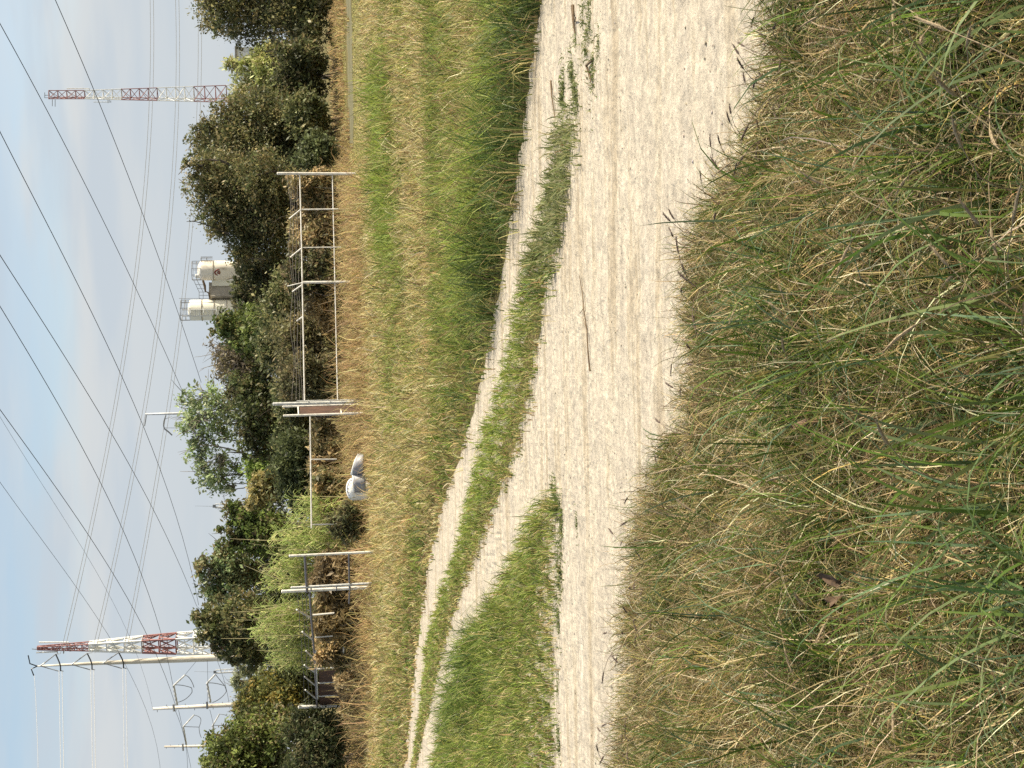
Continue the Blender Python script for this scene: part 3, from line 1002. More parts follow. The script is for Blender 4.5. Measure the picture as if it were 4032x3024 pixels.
plant('round_tree', 'tree', 'rounded olive green tree left of the silo with the ladder',
      [(880, 1275, 50), (920, 1300, 60), (960, 1270, 70), (985, 1340, 65), (1040, 1300, 80)], 54, 9500, 8.5, MIDG, [1, 1, 0.8, 0.5], seed=13, trunk_r=0.12, twigs=40)
plant('bare_tree', 'tree', 'brownish half bare tree of fine grey twigs, left of the silos',
      [(880, 1370, 60), (905, 1440, 60), (950, 1400, 80), (960, 1480, 65), (1010, 1430, 80)], 56, 5500, 7, GREYT + [(0.240, 0.210, 0.100)], [0.7, 0.5, 0.7, 1.6], seed=15, trunk_r=0.10, twigs=260, bark='palebark', clump=0.28, ratio=2.4)
plant('leafy_tree', 'tree', 'dark leafy tree below the airy pale tree, behind the gate posts',
      [(950, 1530, 60), (990, 1590, 80), (1030, 1530, 80), (1040, 1660, 80), (980, 1690, 55), (1080, 1600, 90), (1000, 1750, 60), (1070, 1740, 70), (1120, 1680, 70)], 54, 17000, 8.5, [(0.110, 0.136, 0.048), (0.150, 0.170, 0.060), (0.080, 0.100, 0.036), (0.170, 0.150, 0.072)], seed=17, trunk_r=0.14, twigs=60)
plant('airy_tree', 'tree', 'tall airy tree of pale green leaves on fanned bare branches, beside a transmission pole',
      [(745, 1590, 50), (740, 1660, 48), (790, 1560, 60), (800, 1640, 70), (860, 1600, 70), (845, 1700, 60), (910, 1660, 60), (780, 1715, 40), (920, 1570, 50)], 66, 3600, 8.0, PALEG, [1, 0.8, 0.9, 0.4], seed=19, trunk_r=0.14, twigs=170, bark='palebark', clump=0.22, fill=0.15, per=22)
plant('airy_tree', 'tree', 'second airy pale tree with slender fanned stems, left of the taller airy one',
      [(780, 1790, 50), (800, 1860, 55), (760, 1760, 36), (850, 1810, 60), (860, 1890, 50), (910, 1840, 55), (900, 1920, 40)], 66, 2500, 8.0, PALEG, [1, 0.8, 0.9, 0.4], seed=21, trunk_r=0.12, twigs=170, bark='palebark', clump=0.22, fill=0.15, per=22)
plant('round_tree', 'tree', 'bright green rounded tree between the airy trees and the yellow shrub',
      [(1000, 1830, 50), (1030, 1870, 60), (1060, 1810, 60), (1090, 1870, 60)], 56, 6500, 8, [(0.220, 0.300, 0.060), (0.300, 0.380, 0.090), (0.160, 0.220, 0.050)], seed=23, trunk_r=0.1, twigs=30)
plant('yellow_shrub', 'shrub', 'yellow shrub standing among green trees above the cane',
      [(1040, 1895, 40), (1010, 1950, 42), (1060, 1930, 40), (1000, 1985, 30), (1085, 1890, 30)], 50, 5200, 8, YEL, seed=25, trunk_r=0.06, twigs=40, stems=3, crown='foliage')
plant('low_tree', 'tree', 'green tree under the small lattice pole, left of the yellow shrub',
      [(910, 2010, 40), (940, 2070, 50), (895, 2090, 36), (990, 2050, 65), (1020, 1990, 50), (1000, 2120, 60), (1060, 2100, 80), (930, 2140, 36)], 60, 11000, 8, [(0.150, 0.210, 0.052), (0.210, 0.270, 0.072), (0.110, 0.140, 0.044), (0.200, 0.170, 0.080)], seed=27, trunk_r=0.11, twigs=60)
plant('leafy_tree', 'tree', 'grey-green tree with thin ragged top, right of the dark one by the lattice tower',
      [(810, 2230, 45), (830, 2290, 50), (870, 2240, 55), (900, 2310, 60), (880, 2180, 40), (940, 2220, 65), (970, 2290, 70), (840, 2340, 40)], 62, 9000, 8.5, PALEG + OAK, [0.5, 0.3, 0.7, 0.1, 0.8, 0.8, 0.5, 0.3], seed=29, trunk_r=0.14, twigs=130, clump=0.22, fill=0.2)
plant('oak_tree', 'tree', 'ragged dark tree that covers the foot of the striped lattice tower',
      [(800, 2430, 45), (830, 2490, 50), (860, 2410, 60), (880, 2540, 50), (900, 2460, 70), (930, 2560, 55), (960, 2410, 80), (960, 2500, 70), (1000, 2580, 55), (1020, 2440, 80), (925, 2605, 26)], 58, 17000, 8.5, OAK + [(0.150, 0.180, 0.060)], [1, 1, 0.5, 0.6, 0.7], seed=31, trunk_r=0.17, twigs=130, clump=0.2, fill=0.25)
plant('wispy_tree', 'tree', 'wispy pale willow-like tree behind the rust streaked pole',
      [(960, 2640, 50), (940, 2690, 40), (990, 2690, 50), (960, 2740, 40), (1010, 2640, 45)], 84, 1300, 7, WILL, seed=33, trunk_r=0.10, twigs=150, bark='palebark', ratio=4.0, fill=0.5)
plant('bushy_tree', 'tree', 'yellow-topped olive bush tree at the foot of the rust streaked pole',
      [(985, 2745, 50), (960, 2800, 45), (1010, 2790, 60), (1050, 2720, 70), (1060, 2820, 90), (1110, 2760, 90), (1130, 2680, 70)], 52, 17000, 8.5, [(0.200, 0.210, 0.060), (0.340, 0.280, 0.070), (0.130, 0.144, 0.048), (0.460, 0.340, 0.100)], [1.2, 0.45, 1, 0.15], seed=35, trunk_r=0.12, twigs=70)
plant('bushy_tree', 'tree', 'big green bush tree at the left edge, in front of the shorter pole',
      [(860, 2930, 50), (840, 2990, 50), (900, 2970, 75), (920, 2890, 60), (960, 2960, 100), (980, 2870, 80), (1030, 2960, 110), (870, 3060, 80), (960, 3100, 110), (1080, 2880, 90), (810, 3010, 30), (1090, 3050, 110)], 48, 30000, 8.5, [(0.170, 0.210, 0.056), (0.240, 0.280, 0.076), (0.110, 0.132, 0.044), (0.260, 0.210, 0.100)], [1, 0.8, 0.8, 0.5], seed=37, trunk_r=0.16, twigs=90)

# --- undergrowth and shrubs, each its own
SH = [
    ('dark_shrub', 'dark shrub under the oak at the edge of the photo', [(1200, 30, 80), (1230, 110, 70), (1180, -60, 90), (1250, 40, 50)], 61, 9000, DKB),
    ('dark_shrub', 'dark olive shrub between the first two oaks, behind golden weeds', [(1160, 220, 80), (1210, 300, 80), (1190, 370, 70), (1240, 240, 50), (1130, 300, 60)], 60, 11000, [(0.110, 0.124, 0.050), (0.150, 0.160, 0.068), (0.072, 0.084, 0.036), (0.200, 0.170, 0.090)]),
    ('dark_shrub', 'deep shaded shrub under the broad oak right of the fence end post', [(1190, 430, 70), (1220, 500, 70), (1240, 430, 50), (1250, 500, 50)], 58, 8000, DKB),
    ('green_shrub', 'green shrub right beside the fence end post', [(1230, 570, 55), (1260, 610, 60), (1220, 630, 60), (1290, 590, 40)], 53, 6500, [(0.140, 0.170, 0.070), (0.200, 0.220, 0.096), (0.100, 0.116, 0.050)]),
    ('dry_shrub', 'brown dry shrub behind the first fence bay', [(1250, 740, 65), (1290, 790, 60), (1200, 730, 60), (1330, 740, 50)], 46, 7500, BRUSH),
    ('dry_shrub', 'brown twiggy shrub behind the middle of the long fence panel', [(1210, 880, 70), (1260, 930, 70), (1290, 860, 55), (1190, 960, 50)], 46, 8500, BRUSH),
    ('green_shrub', 'dark green shrub with trailing vines over the fence top', [(1170, 1060, 55), (1200, 1120, 60), (1260, 1040, 60), (1160, 1150, 40), (1280, 1110, 50)], 45, 8000, [(0.120, 0.132, 0.056), (0.180, 0.184, 0.080), (0.080, 0.084, 0.040), (0.260, 0.200, 0.110)]),
    ('dry_shrub', 'golden brown shrub left of the thick fence upright', [(1290, 1190, 60), (1310, 1260, 50), (1330, 1150, 45), (1240, 1200, 40)], 45, 6500, [(0.380, 0.280, 0.120), (0.500, 0.360, 0.160), (0.240, 0.180, 0.080)]),
    ('olive_shrub', 'olive shrub with pale branches behind the long fence panel', [(1160, 1320, 80), (1220, 1380, 90), (1260, 1300, 70), (1310, 1370, 60), (1150, 1420, 60)], 46, 13000, [(0.200, 0.190, 0.084), (0.260, 0.240, 0.110), (0.140, 0.136, 0.060), (0.340, 0.270, 0.140)]),
    ('olive_shrub', 'dark olive shrub right of the gate posts', [(1160, 1500, 75), (1240, 1520, 80), (1300, 1460, 65), (1330, 1530, 55), (1200, 1450, 60)], 45, 12500, [(0.140, 0.140, 0.064), (0.190, 0.180, 0.084), (0.090, 0.092, 0.044), (0.280, 0.230, 0.120)]),
    ('dark_shrub', 'dark mass of shrub under the round olive tree', [(1100, 1200, 70), (1110, 1290, 80), (1100, 1390, 80), (1060, 1370, 60), (1120, 1110, 60)], 52, 12000, DKB),
    ('dark_shrub', 'dark shrub below the leafy tree beside the brown gate panel', [(1140, 1580, 70), (1170, 1660, 70), (1130, 1740, 60), (1190, 1580, 50)], 49, 9000, DKB),
    ('green_shrub', 'mid green shrub behind the thin fence rail left of the gate', [(1160, 1760, 70), (1180, 1840, 70), (1120, 1830, 60), (1150, 1910, 70), (1190, 1960, 60)], 48, 12000, [(0.120, 0.144, 0.060), (0.170, 0.196, 0.080), (0.080, 0.096, 0.040)]),
    ('dry_shrub', 'brown brush below the thin rail left of the gate', [(1270, 1700, 55), (1290, 1770, 55), (1260, 1830, 55), (1310, 1840, 45)], 45, 7500, BRUSH),
    ('dry_shrub', 'brown brush behind the white shell in the weeds', [(1270, 1900, 50), (1310, 1930, 50), (1300, 1990, 45), (1330, 1880, 35)], 43, 6000, BRUSH + [(0.180, 0.210, 0.090)]),
    ('green_shrub', 'small dark green shrub left of the white shell', [(1370, 2030, 45), (1410, 2060, 35), (1340, 2070, 45), (1380, 2100, 40)], 39, 6000, [(0.130, 0.140, 0.060), (0.180, 0.190, 0.084), (0.240, 0.200, 0.100)]),
    ('dry_shrub', 'reddish brown brush inside the left pair of gate posts', [(1300, 2230, 60), (1340, 2280, 50), (1280, 2290, 55), (1360, 2230, 45)], 41, 7500, [(0.24, 0.18, 0.095), (0.32, 0.24, 0.125), (0.16, 0.125, 0.064)]),
    ('dry_shrub', 'rusty brown brush left of the twin pale posts', [(1310, 2390, 60), (1350, 2450, 60), (1290, 2460, 55), (1380, 2400, 45)], 41, 8500, [(0.28, 0.215, 0.105), (0.38, 0.29, 0.14), (0.18, 0.145, 0.07)]),
    ('dry_shrub', 'brown brush with dark hollows under the left rails', [(1310, 2530, 60), (1370, 2540, 50), (1340, 2600, 50), (1280, 2570, 45)], 42, 8000, BRUSH),
    ('tan_shrub', 'tan dry shrub below the leftmost fence bay', [(1390, 2650, 45), (1400, 2720, 45), (1360, 2690, 45), (1420, 2760, 40), (1380, 2790, 35)], 43, 6500, [(0.48, 0.37, 0.20), (0.58, 0.45, 0.25), (0.34, 0.27, 0.15)]),
    ('dark_shrub', 'dark green shrub behind the leftmost fence bay', [(1130, 2590, 60), (1160, 2650, 70), (1210, 2700, 70), (1190, 2600, 60), (1240, 2640, 50), (1220, 2770, 60)], 52, 10500, [(0.110, 0.130, 0.052), (0.160, 0.180, 0.072), (0.072, 0.084, 0.036)]),
    ('dark_shrub', 'big dark shrub left of the leftmost fence post', [(1200, 2860, 80), (1230, 2930, 90), (1290, 2880, 70), (1310, 2960, 60), (1200, 3010, 90), (1290, 3040, 70)], 46, 15000, [(0.100, 0.124, 0.052), (0.144, 0.170, 0.068), (0.068, 0.080, 0.036), (0.180, 0.160, 0.080)]),
]
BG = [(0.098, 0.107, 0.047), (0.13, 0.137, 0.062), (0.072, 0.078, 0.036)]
SH += [
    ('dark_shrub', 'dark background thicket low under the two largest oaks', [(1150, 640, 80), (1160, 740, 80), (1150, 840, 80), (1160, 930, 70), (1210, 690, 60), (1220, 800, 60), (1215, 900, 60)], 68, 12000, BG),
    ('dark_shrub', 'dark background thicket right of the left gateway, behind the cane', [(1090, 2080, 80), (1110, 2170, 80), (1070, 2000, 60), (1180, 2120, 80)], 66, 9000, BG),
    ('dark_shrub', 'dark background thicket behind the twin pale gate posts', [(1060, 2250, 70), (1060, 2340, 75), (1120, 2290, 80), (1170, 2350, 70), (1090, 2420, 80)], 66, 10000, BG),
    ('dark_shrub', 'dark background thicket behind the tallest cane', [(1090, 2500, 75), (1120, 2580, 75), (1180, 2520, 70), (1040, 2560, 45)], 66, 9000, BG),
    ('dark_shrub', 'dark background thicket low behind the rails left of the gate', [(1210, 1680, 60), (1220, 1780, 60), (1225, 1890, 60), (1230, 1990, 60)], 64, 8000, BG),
]
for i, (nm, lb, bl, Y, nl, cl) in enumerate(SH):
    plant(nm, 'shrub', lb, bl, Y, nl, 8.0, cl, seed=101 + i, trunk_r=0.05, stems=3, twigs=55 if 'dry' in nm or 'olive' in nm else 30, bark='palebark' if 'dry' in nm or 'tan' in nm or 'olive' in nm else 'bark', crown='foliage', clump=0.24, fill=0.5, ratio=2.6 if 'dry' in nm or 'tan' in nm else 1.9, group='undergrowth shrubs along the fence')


# --- giant cane: upright stems with long arching leaves
def cane(label, stems, Y, seed, tall=()):
    rng = np.random.default_rng(seed)
    s = Y / FPX
    xs = [P(1217, iy, Y).x for (_, iy) in stems]
    root = thing('cane_clump', (sum(xs) / len(xs), Y, 0), label, 'cane', 'giant cane clumps behind the fence')
    mb = MB()
    LV, LT, LC, k = [], [], [], 0
    for (ix, iy) in stems:
        yy = Y + rng.normal(0, 0.6)
        top = P(ix, iy, yy)
        bx = top.x + rng.normal(0, 0.25)
        pts = curve_pts((bx, yy, 0), top, rng, 6, 0.02)
        mb.tube(pts, [0.016, 0.015, 0.014, 0.012, 0.009, 0.005], 5)
        nl = rng.integers(22, 34)
        for q in range(nl):
            t = rng.uniform(0.30, 1.0)
            f_ = t * 5
            i0 = min(int(f_), 4)
            p0 = pts[i0].lerp(pts[i0 + 1], f_ - i0)
            a = rng.uniform(0, 6.283)
            d = Vector((math.cos(a), math.sin(a), 0))
            ln = rng.uniform(0.28, 0.6)
            wd = rng.uniform(0.020, 0.036)
            sd_ = Vector((-d.y, d.x, 0)) * wd * 0.5
            up = rng.uniform(0.5, 1.1)
            p1 = p0 + d * ln * 0.45 + Vector((0, 0, ln * 0.42 * up))
            p2 = p0 + d * ln * 0.95 + Vector((0, 0, ln * (0.45 * up - rng.uniform(0.0, 0.45))))
            LV += [p0 - sd_ * 0.5, p0 + sd_ * 0.5, p1 + sd_, p1 - sd_, p2]
            LT += [(k, k + 1, k + 2), (k, k + 2, k + 3), (k + 3, k + 2, k + 4)]
            c = np.array(CANE[rng.choice(4, p=[0.4, 0.3, 0.18, 0.12])]) * rng.uniform(0.7, 1.3)
            LC += [c] * 5
            k += 5
    part('stems', mb, M['stem'], root)
    keep(np_mesh('leaves', np.array([tuple(v) for v in LV]), np.array(LT), np.array(LC), M['leaf']), root)
    if tall:
        m2 = MB()
        for (a, b, iy0, iy1) in tall:
            m2.tube([P(b, iy1, Y - 0.5), P((a + b) / 2, (iy0 + iy1) / 2 + 3, Y - 0.5), P(a, iy0, Y - 0.5)], [0.016, 0.012, 0.005], 5)
        part('dry_cane', m2, M['stem'], root)
    return root


def stem_list(n, y0, y1, x0, x1, seed):
    r = np.random.default_rng(seed)
    return [(r.uniform(x0, x1), r.uniform(y0, y1)) for _ in range(n)]


cane('low green cane clump right of the twin pale posts, by the thin rail', stem_list(46, 1950, 2150, 1110, 1260, 1), 43, 1)
cane('cane clump with one tall dry stalk left of the thin rail', stem_list(46, 2090, 2200, 1060, 1250, 2), 44, 2, tall=[(905, 1160, 2121, 2128), (985, 1200, 2140, 2165)])
cane('feathery cane clump behind the left gate posts', stem_list(50, 2200, 2330, 1010, 1190, 3), 44, 3, tall=[(960, 1100, 2225, 2280)])
cane('tallest bright cane clump with pale dry stalks rising over the left rails', stem_list(95, 2370, 2540, 985, 1170, 4), 45, 4,
     tall=[(905, 1090, 2412, 2392), (925, 1100, 2441, 2436), (930, 1160, 2478, 2462), (870, 1150, 2514, 2508), (960, 1190, 2398, 2410)])
cane('shorter cane clump at the left end of the cane row', stem_list(46, 2530, 2620, 1040, 1200, 5), 46, 5, tall=[(1010, 1140, 2560, 2563)])


# ------------------------------------------------------------------ fence
def bar(mb, a, b, r, n=7):
    mb.tube([a, b], r, n)


def pipe(name, a, b, r, mat, root, cap=True):
    mb = MB()
    mb.tube([a, b], r, 10)
    if cap and b.z > a.z + 0.5:
        mb.tube([b, b + Vector((0, 0, 0.015)), b + Vector((0, 0, 0.035))], [r * 1.12, r * 1.12, r * 0.4], 10)
    return part(name, mb, M[mat], root)


def ground_of(p):
    return Vector((p.x, p.y, -0.1))


def post(ix, iy, Y, r, mat, root, lean=0.0, name='post', foot=None):
    t = P(ix, iy, Y)
    b = Vector((t.x + lean, t.y, -0.1)) if foot is None else foot
    return pipe(name, b, t, r, mat, root)


YR, YC = 41.0, 39.5


def yr(iy):                       # distance of the long panel at a picture column
    return YR + (YC - YR) * (iy - 683) / (1591 - 683)


root = thing('pipe_fence', (P(1217, 1100, 40).x, 40.3, 0), 'long pale pipe fence panel with slanted barbed wire arms, right of the gate', 'fence', 'pipe fences at the far side of the field')
post(1095, 683, YR, 0.038, 'palepipe', root, lean=-0.02)
rr_ = [P(1181, 690, YR), P(1188, 975, yr(975)), P(1194, 1280, yr(1280)), P(1199.5, 1576, yr(1576))]
mb = MB()
mb.tube(rr_, 0.021, 8)
part('rail', mb, M['palepipe'], root)
mb = MB()
mb.tube([P(1309, 690, YR), P(1316, 975, yr(975)), P(1323, 1280, yr(1280)), P(1330, 1576, yr(1576))], 0.016, 8)
part('rail', mb, M['palepipe'], root)
for (iy, r, b) in ((825, 0.018, 1338), (975, 0.014, 1345), (1112, 0.034, 1378)):
    mb = MB()
    mb.tube([P(b, iy - 2, yr(iy)), P(1184 + (iy - 690) * 0.02, iy, yr(iy))], r, 8)
    part('upright', mb, M['palepipe'], root)
for (x0, y0_, x1, y1_) in ((1183, 826, 1139, 862), (1186, 978, 1144, 1013), (1190, 1121, 1151, 1149), (1192, 1247, 1168, 1264), (1190, 1113, 1131, 1127)):
    mb = MB()
    mb.tube([P(x0, y0_, yr(y0_)), P(x1, y1_, yr(y1_) + 0.12)], 0.021 if x1 != 1131 else 0.013, 7)
    part('wire_arm', mb, M['palepipe'], root)
for q, (da) in enumerate((0.25, 0.5, 0.75, 1.0)):
    mb = MB()
    pts = []
    for iy in np.linspace(692, 1574, 40):
        ix = 1181 + (iy - 690) * 0.021 - 44 * da + (6 if da == 1 else 3) * math.sin(iy * 0.021 + q)
        pts.append(P(ix, iy, yr(iy) + 0.12 * da))
    mb.tube(pts, 0.0055, 4)
    for i_ in range(1, 39):
        p_ = pts[i_]
        mb.tube([p_ + Vector((-0.02, 0, -0.025)), p_ + Vector((0.02, 0, 0.025))], 0.003, 3)
    part('barbed_wire', mb, M['wire'], root)

root = thing('gate', (P(1217, 1610, 39).x, 39.3, 0), 'thick pale gate post with a narrow brown mesh panel between two pipes', 'gate')
foot = P(1460, 1582, YC)
post(1079, 1591, YC, 0.044, 'galv', root, foot=Vector((foot.x, foot.y, -0.1)), name='gate_post')
mb = MB()
mb.tube([P(1168, 1579, YC - 0.05), P(1300, 1576, YC - 0.05), P(1440, 1572, YC - 0.05)], 0.013, 7)
for ix in (1216, 1300, 1400):
    mb.tube([P(ix, 1576, YC - 0.05), P(ix, 1588, YC - 0.02)], 0.014, 6)
part('hinge_rod', mb, M['galv'], root)
g1a, g1b = P(1117, 1601, YC - 0.3), P(1462, 1592, YC - 0.3)
g2a, g2b = P(1120, 1637, YC - 0.9), P(1465, 1626, YC - 0.9)
pipe('gate_pipe', Vector((g1b.x, g1b.y, -0.05)), g1a, 0.024, 'palepipe', root)
pipe('gate_pipe', Vector((g2b.x, g2b.y, -0.05)), g2a, 0.030, 'palepipe', root)
for (ia, ib) in ((1174, 1176), (1339, 1346)):
    mb = MB()
    mb.tube([P(ia, 1602, YC - 0.3), P(ib, 1632, YC - 0.9)], 0.02, 7)
    part('crossbar', mb, M['palepipe'], root)
mb = MB()
a0, a1 = P(1180, 1600, YC - 0.27), P(1180, 1636, YC - 0.87)
for k_ in range(14):
    t0, t1 = k_ / 14, (k_ + 1) / 14
    p0 = a0.lerp(a1, t0)
    p1 = a0.lerp(a1, t1)
    o_ = Vector((0, 0.012 * (1 if k_ % 2 else -1), 0))
    z0_, z1_ = 0.05, a0.z
    mb.add([(p0.x, p0.y - o_.y, z0_), (p1.x, p1.y + o_.y, z0_), (p1.x, p1.y + o_.y, z1_), (p0.x, p0.y - o_.y, z1_)], [(0, 1, 2, 3)])
o = part('mesh_panel', mb, M['rust'], root)
sm = o.modifiers.new('thickness', 'SOLIDIFY')
sm.thickness = 0.006

root = thing('rail_fence', (P(1217, 1820, 39.4).x, 39.4, 0), 'thin pale single rail left of the gate, above the white shell', 'fence', 'pipe fences at the far side of the field')
mb = MB()
mb.tube([P(1222, 1640, 39.4), P(1224, 1830, 39.2), P(1227, 2080, 39.0)], 0.022, 8)
part('rail', mb, M['palepipe'], root)
mb = MB()
mb.tube([P(1326, 1808, 39.2), P(1225, 1809, 39.2)], 0.017, 7)
part('upright', mb, M['palepipe'], root)
mb = MB()
mb.tube([P(1430, 2060, 39.05), P(1226, 2066, 39.05)], 0.017, 7)
part('upright', mb, M['palepipe'], root)

root = thing('gate', (P(1217, 2260, 36.5).x, 36.5, 0), 'open gateway of a single pale post and twin pale posts joined by dark rails', 'gate')
f1 = P(1492, 2172, 35.8)
post(1143, 2189, 35.8, 0.030, 'palepipe', root, foot=Vector((f1.x, f1.y, -0.1)), name='gate_post')
f2 = P(1470, 2311, 37)
post(1113, 2329, 37, 0.042, 'palepipe', root, foot=Vector((f2.x, f2.y, -0.1)), name='gate_post')
f3 = P(1470, 2296, 36.8)
post(1150, 2314, 36.8, 0.030, 'galv', root, foot=Vector((f3.x, f3.y, -0.1)), name='gate_post')
mb = MB()
mb.tube([P(1201, 2190, 35.8), P(1209, 2330, 37)], 0.034, 8)
part('rail', mb, M['darkpipe'], root)
mb = MB()
mb.tube([P(1374, 2180, 35.8), P(1376, 2315, 37)], 0.024, 8)
part('rail', mb, M['darkpipe'], root)
for ix in (1225, 1325, 1378):
    mb = MB()
    mb.tube([P(ix, 2305, 36.85), P(ix, 2325, 36.95)], 0.018, 6)
    part('hinge', mb, M['midsteel'], root)

root = thing('pipe_fence', (P(1217, 2560, 41).x, 41, 0), 'left pipe fence with grey rails and slanted arms, ending at the leftmost pale post', 'fence', 'pipe fences at the far side of the field')


def yl(iy):
    return 37 + (46 - 37) * (iy - 2335) / (2780 - 2335)


mb = MB()
mb.tube([P(1220, 2336, yl(2336)), P(1226, 2430, yl(2430)), P(1237, 2560, yl(2560)), P(1249, 2782, yl(2782))], 0.030, 8)
part('rail', mb, M['darkpipe'], root)
mb = MB()
mb.tube([P(1243, 2563, yl(2563) - .1), P(1247, 2660, yl(2660) - .1), P(1251, 2750, yl(2750) - .1)], 0.028, 8)
part('rail', mb, M['galv'], root)
mb = MB()
mb.tube([P(1376, 2332, yl(2332)), P(1375, 2375, yl(2375))], 0.022, 8)
part('rail', mb, M['darkpipe'], root)
mb = MB()
mb.tube([P(1353, 2550, yl(2550)), P(1355, 2650, yl(2650)), P(1359, 2750, yl(2750))], 0.021, 8)
part('rail', mb, M['galv'], root)
for (iy, a, b, r, mt) in ((2422, 1228, 1316, 0.022, 'palepipe'), (2510, 1240, 1310, 0.020, 'galv'), (2575, 1242, 1420, 0.022, 'galv'), (2635, 1247, 1380, 0.024, 'galv'), (2690, 1250, 1358, 0.026, 'galv'), (2742, 1252, 1340, 0.024, 'galv')):
    mb = MB()
    mb.tube([P(b, iy - (b - a) * 0.09, yl(iy)), P(a, iy, yl(iy))], r, 8)
    part('upright', mb, M[mt], root)
post(1178, 2784, 46, 0.055, 'palepipe', root, name='post', lean=-0.05)
for (x0, y0_, x1, y1_) in ((1222, 2432, 1168, 2400), (1230, 2518, 1190, 2487), (1236, 2592, 1205, 2562), (1242, 2648, 1198, 2618), (1246, 2702, 1199, 2664), (1249, 2754, 1202, 2716)):
    mb = MB()
    mb.tube([P(x0, y0_, yl(y0_)), P(x1, y1_, yl(y1_) + 0.1)], 0.024, 7)
    part('wire_arm', mb, M['galv'], root)
for da in (0.35, 0.65, 1.0):
    mb = MB()
    pts = [P(1219 + (iy - 2336) * 0.066 - 46 * da + 2 * math.sin(iy * 0.05 + da * 7), iy, yl(iy) + 0.1) for iy in np.linspace(2336, 2780, 24)]
    mb.tube(pts, 0.0065, 4)
    part('barbed_wire', mb, M['wire'], root)
for (ia, ib, ic, id_) in ((1256, 1352, 2640, 2686), (1256, 1352, 2694, 2738), (1258, 1345, 2746, 2778)):
    mb = MB()
    q_ = [P(ib, ic, yl(ic) + .1), P(ib, id_, yl(id_) + .1), P(ia, id_, yl(id_) + .1), P(ia, ic, yl(ic) + .1)]
    mb.add(q_, [(0, 1, 2, 3)])
    o = part('rusty_panel', mb, M['rust'], root)
    sm = o.modifiers.new('thickness', 'SOLIDIFY')
    sm.thickness = 0.008


# ------------------------------------------------------------------ white shell lying in the weeds
Ys = 38.2
c0 = P(1410, 1960, Ys)
root = thing('plastic_hull', (c0.x + 0.4, Ys, 0), 'white moulded hull with shade-grey sides and a lettered dome, sunk in dry weeds', 'hull')


def shell_piece(i0, i1, top0, top1, bot, dY):
    """a curved side, shade put into its grey, with a bright rolled rim, between picture columns i0 (right) and i1 (left)"""
    mbs, mbr = MB(), MB()
    n_, m2 = 12, 6
    vs_ = []
    rim = []
    for a in range(n_ + 1):
        t = a / n_
        iy = i0 + (i1 - i0) * t
        tp = top0 + (top1 - top0) * t ** 0.8
        bulge = math.sin(math.pi * min(1, 0.1 + 0.9 * t)) * 0.25
        for b in range(m2 + 1):
            u = b / m2
            p_ = P(tp + (bot - tp) * u, iy, Ys + dY - bulge - 0.10 * math.sin(u * 1.6))
            p_.z = max(p_.z, -0.05)
            vs_.append(p_)
            if b == 0:
                rim.append(p_ + Vector((0, 0.03, 0.012)))
    fs_ = [(a * (m2 + 1) + b, a * (m2 + 1) + b + 1, (a + 1) * (m2 + 1) + b + 1, (a + 1) * (m2 + 1) + b) for a in range(n_) for b in range(m2)]
    mbs.add(vs_, fs_)
    o_ = part('side', mbs, M['shellshade'], root, True)
    s_ = o_.modifiers.new('thickness', 'SOLIDIFY')
    s_.thickness = 0.012
    mbr.tube(rim, [0.012 + 0.022 * min(1, 2.5 * q / n_) for q in range(n_ + 1)], 7)
    part('rim', mbr, M['shell'], root, True)


shell_piece(1788, 1868, 1412, 1387, 1432, 0.0)
shell_piece(1864, 1938, 1390, 1397, 1440, 0.10)
mb = MB()
cd = P(1389, 1926, Ys + 0.45)
R_ = 45 * Ys / FPX
CAPH = P(1362, 1926, Ys + 0.45).z - cd.z
vs_, fs_ = [], []
for a in range(13):
    t_ = a / 12
    for b in range(28):
        ph = b / 28 * 2 * math.pi
        if a == 0:
            rr2, zz = R_, 0.0
        else:
            th = (a - 1) / 11 * math.pi / 2
            rr2, zz = R_ * math.cos(th), cd.z + CAPH * math.sin(th)
        vs_.append((cd.x + rr2 * math.cos(ph), cd.y + rr2 * 0.9 * math.sin(ph), zz))
for a in range(12):
    for b in range(28):
        fs_.append((a * 28 + b, a * 28 + (b + 1) % 28, (a + 1) * 28 + (b + 1) % 28, (a + 1) * 28 + b))
mb.add(vs_, fs_)
part('dome', mb, M['shell'], root, True)
for (ix, iy, kind_) in ((1381, 1902, 'l'), (1376, 1912, 'k'), (1371, 1924, 'o'), (1370.5, 1936, 'c'), (1374.5, 1951, 'i'), (1380, 1962, 'l')):
    pp = P(ix, iy, 1.0)
    d_ = Vector(ray(ix, iy)).normalized()
    # front surface of the dome: march to it
    q = None
    for st in np.linspace(Ys - 0.6, Ys + 1.2, 600):
        w_ = P(ix, iy, st)
        e_ = ((w_.x - cd.x) / R_) ** 2 + ((w_.y - cd.y) / (R_ * 0.9)) ** 2
        if e_ >= 1:
            continue
        th = math.acos(math.sqrt(e_))
        if w_.z <= cd.z + CAPH * math.sin(th):
            q = w_
            break
    if q is None:
        continue
    q = q - d_ * 0.008
    s_ = Ys / FPX
    if kind_ == 'c':
        pts = [q + Vector((math.cos(a) * 3.2 * s_, 0, math.sin(a) * 3.2 * s_)) for a in np.linspace(0.7, 5.5, 9)]
    elif kind_ == 'o':
        pts = [q + Vector((math.cos(a) * 2.4 * s_, 0, math.sin(a) * 3.0 * s_)) for a in np.linspace(0, 6.28, 9)]
    elif kind_ == 'k':
        pts = [q + Vector((-2.5 * s_, 0, -3 * s_)), q + Vector((0, 0, 1 * s_)), q + Vector((2.5 * s_, 0, 3 * s_))]
    else:
        pts = [q + Vector((-0.5 * s_, 0, -3 * s_)), q + Vector((0.5 * s_, 0, 3 * s_))]
    mbm = MB()
    mbm.tube(pts, 0.0075, 5)
    part('letter', mbm, M['mark'], root)


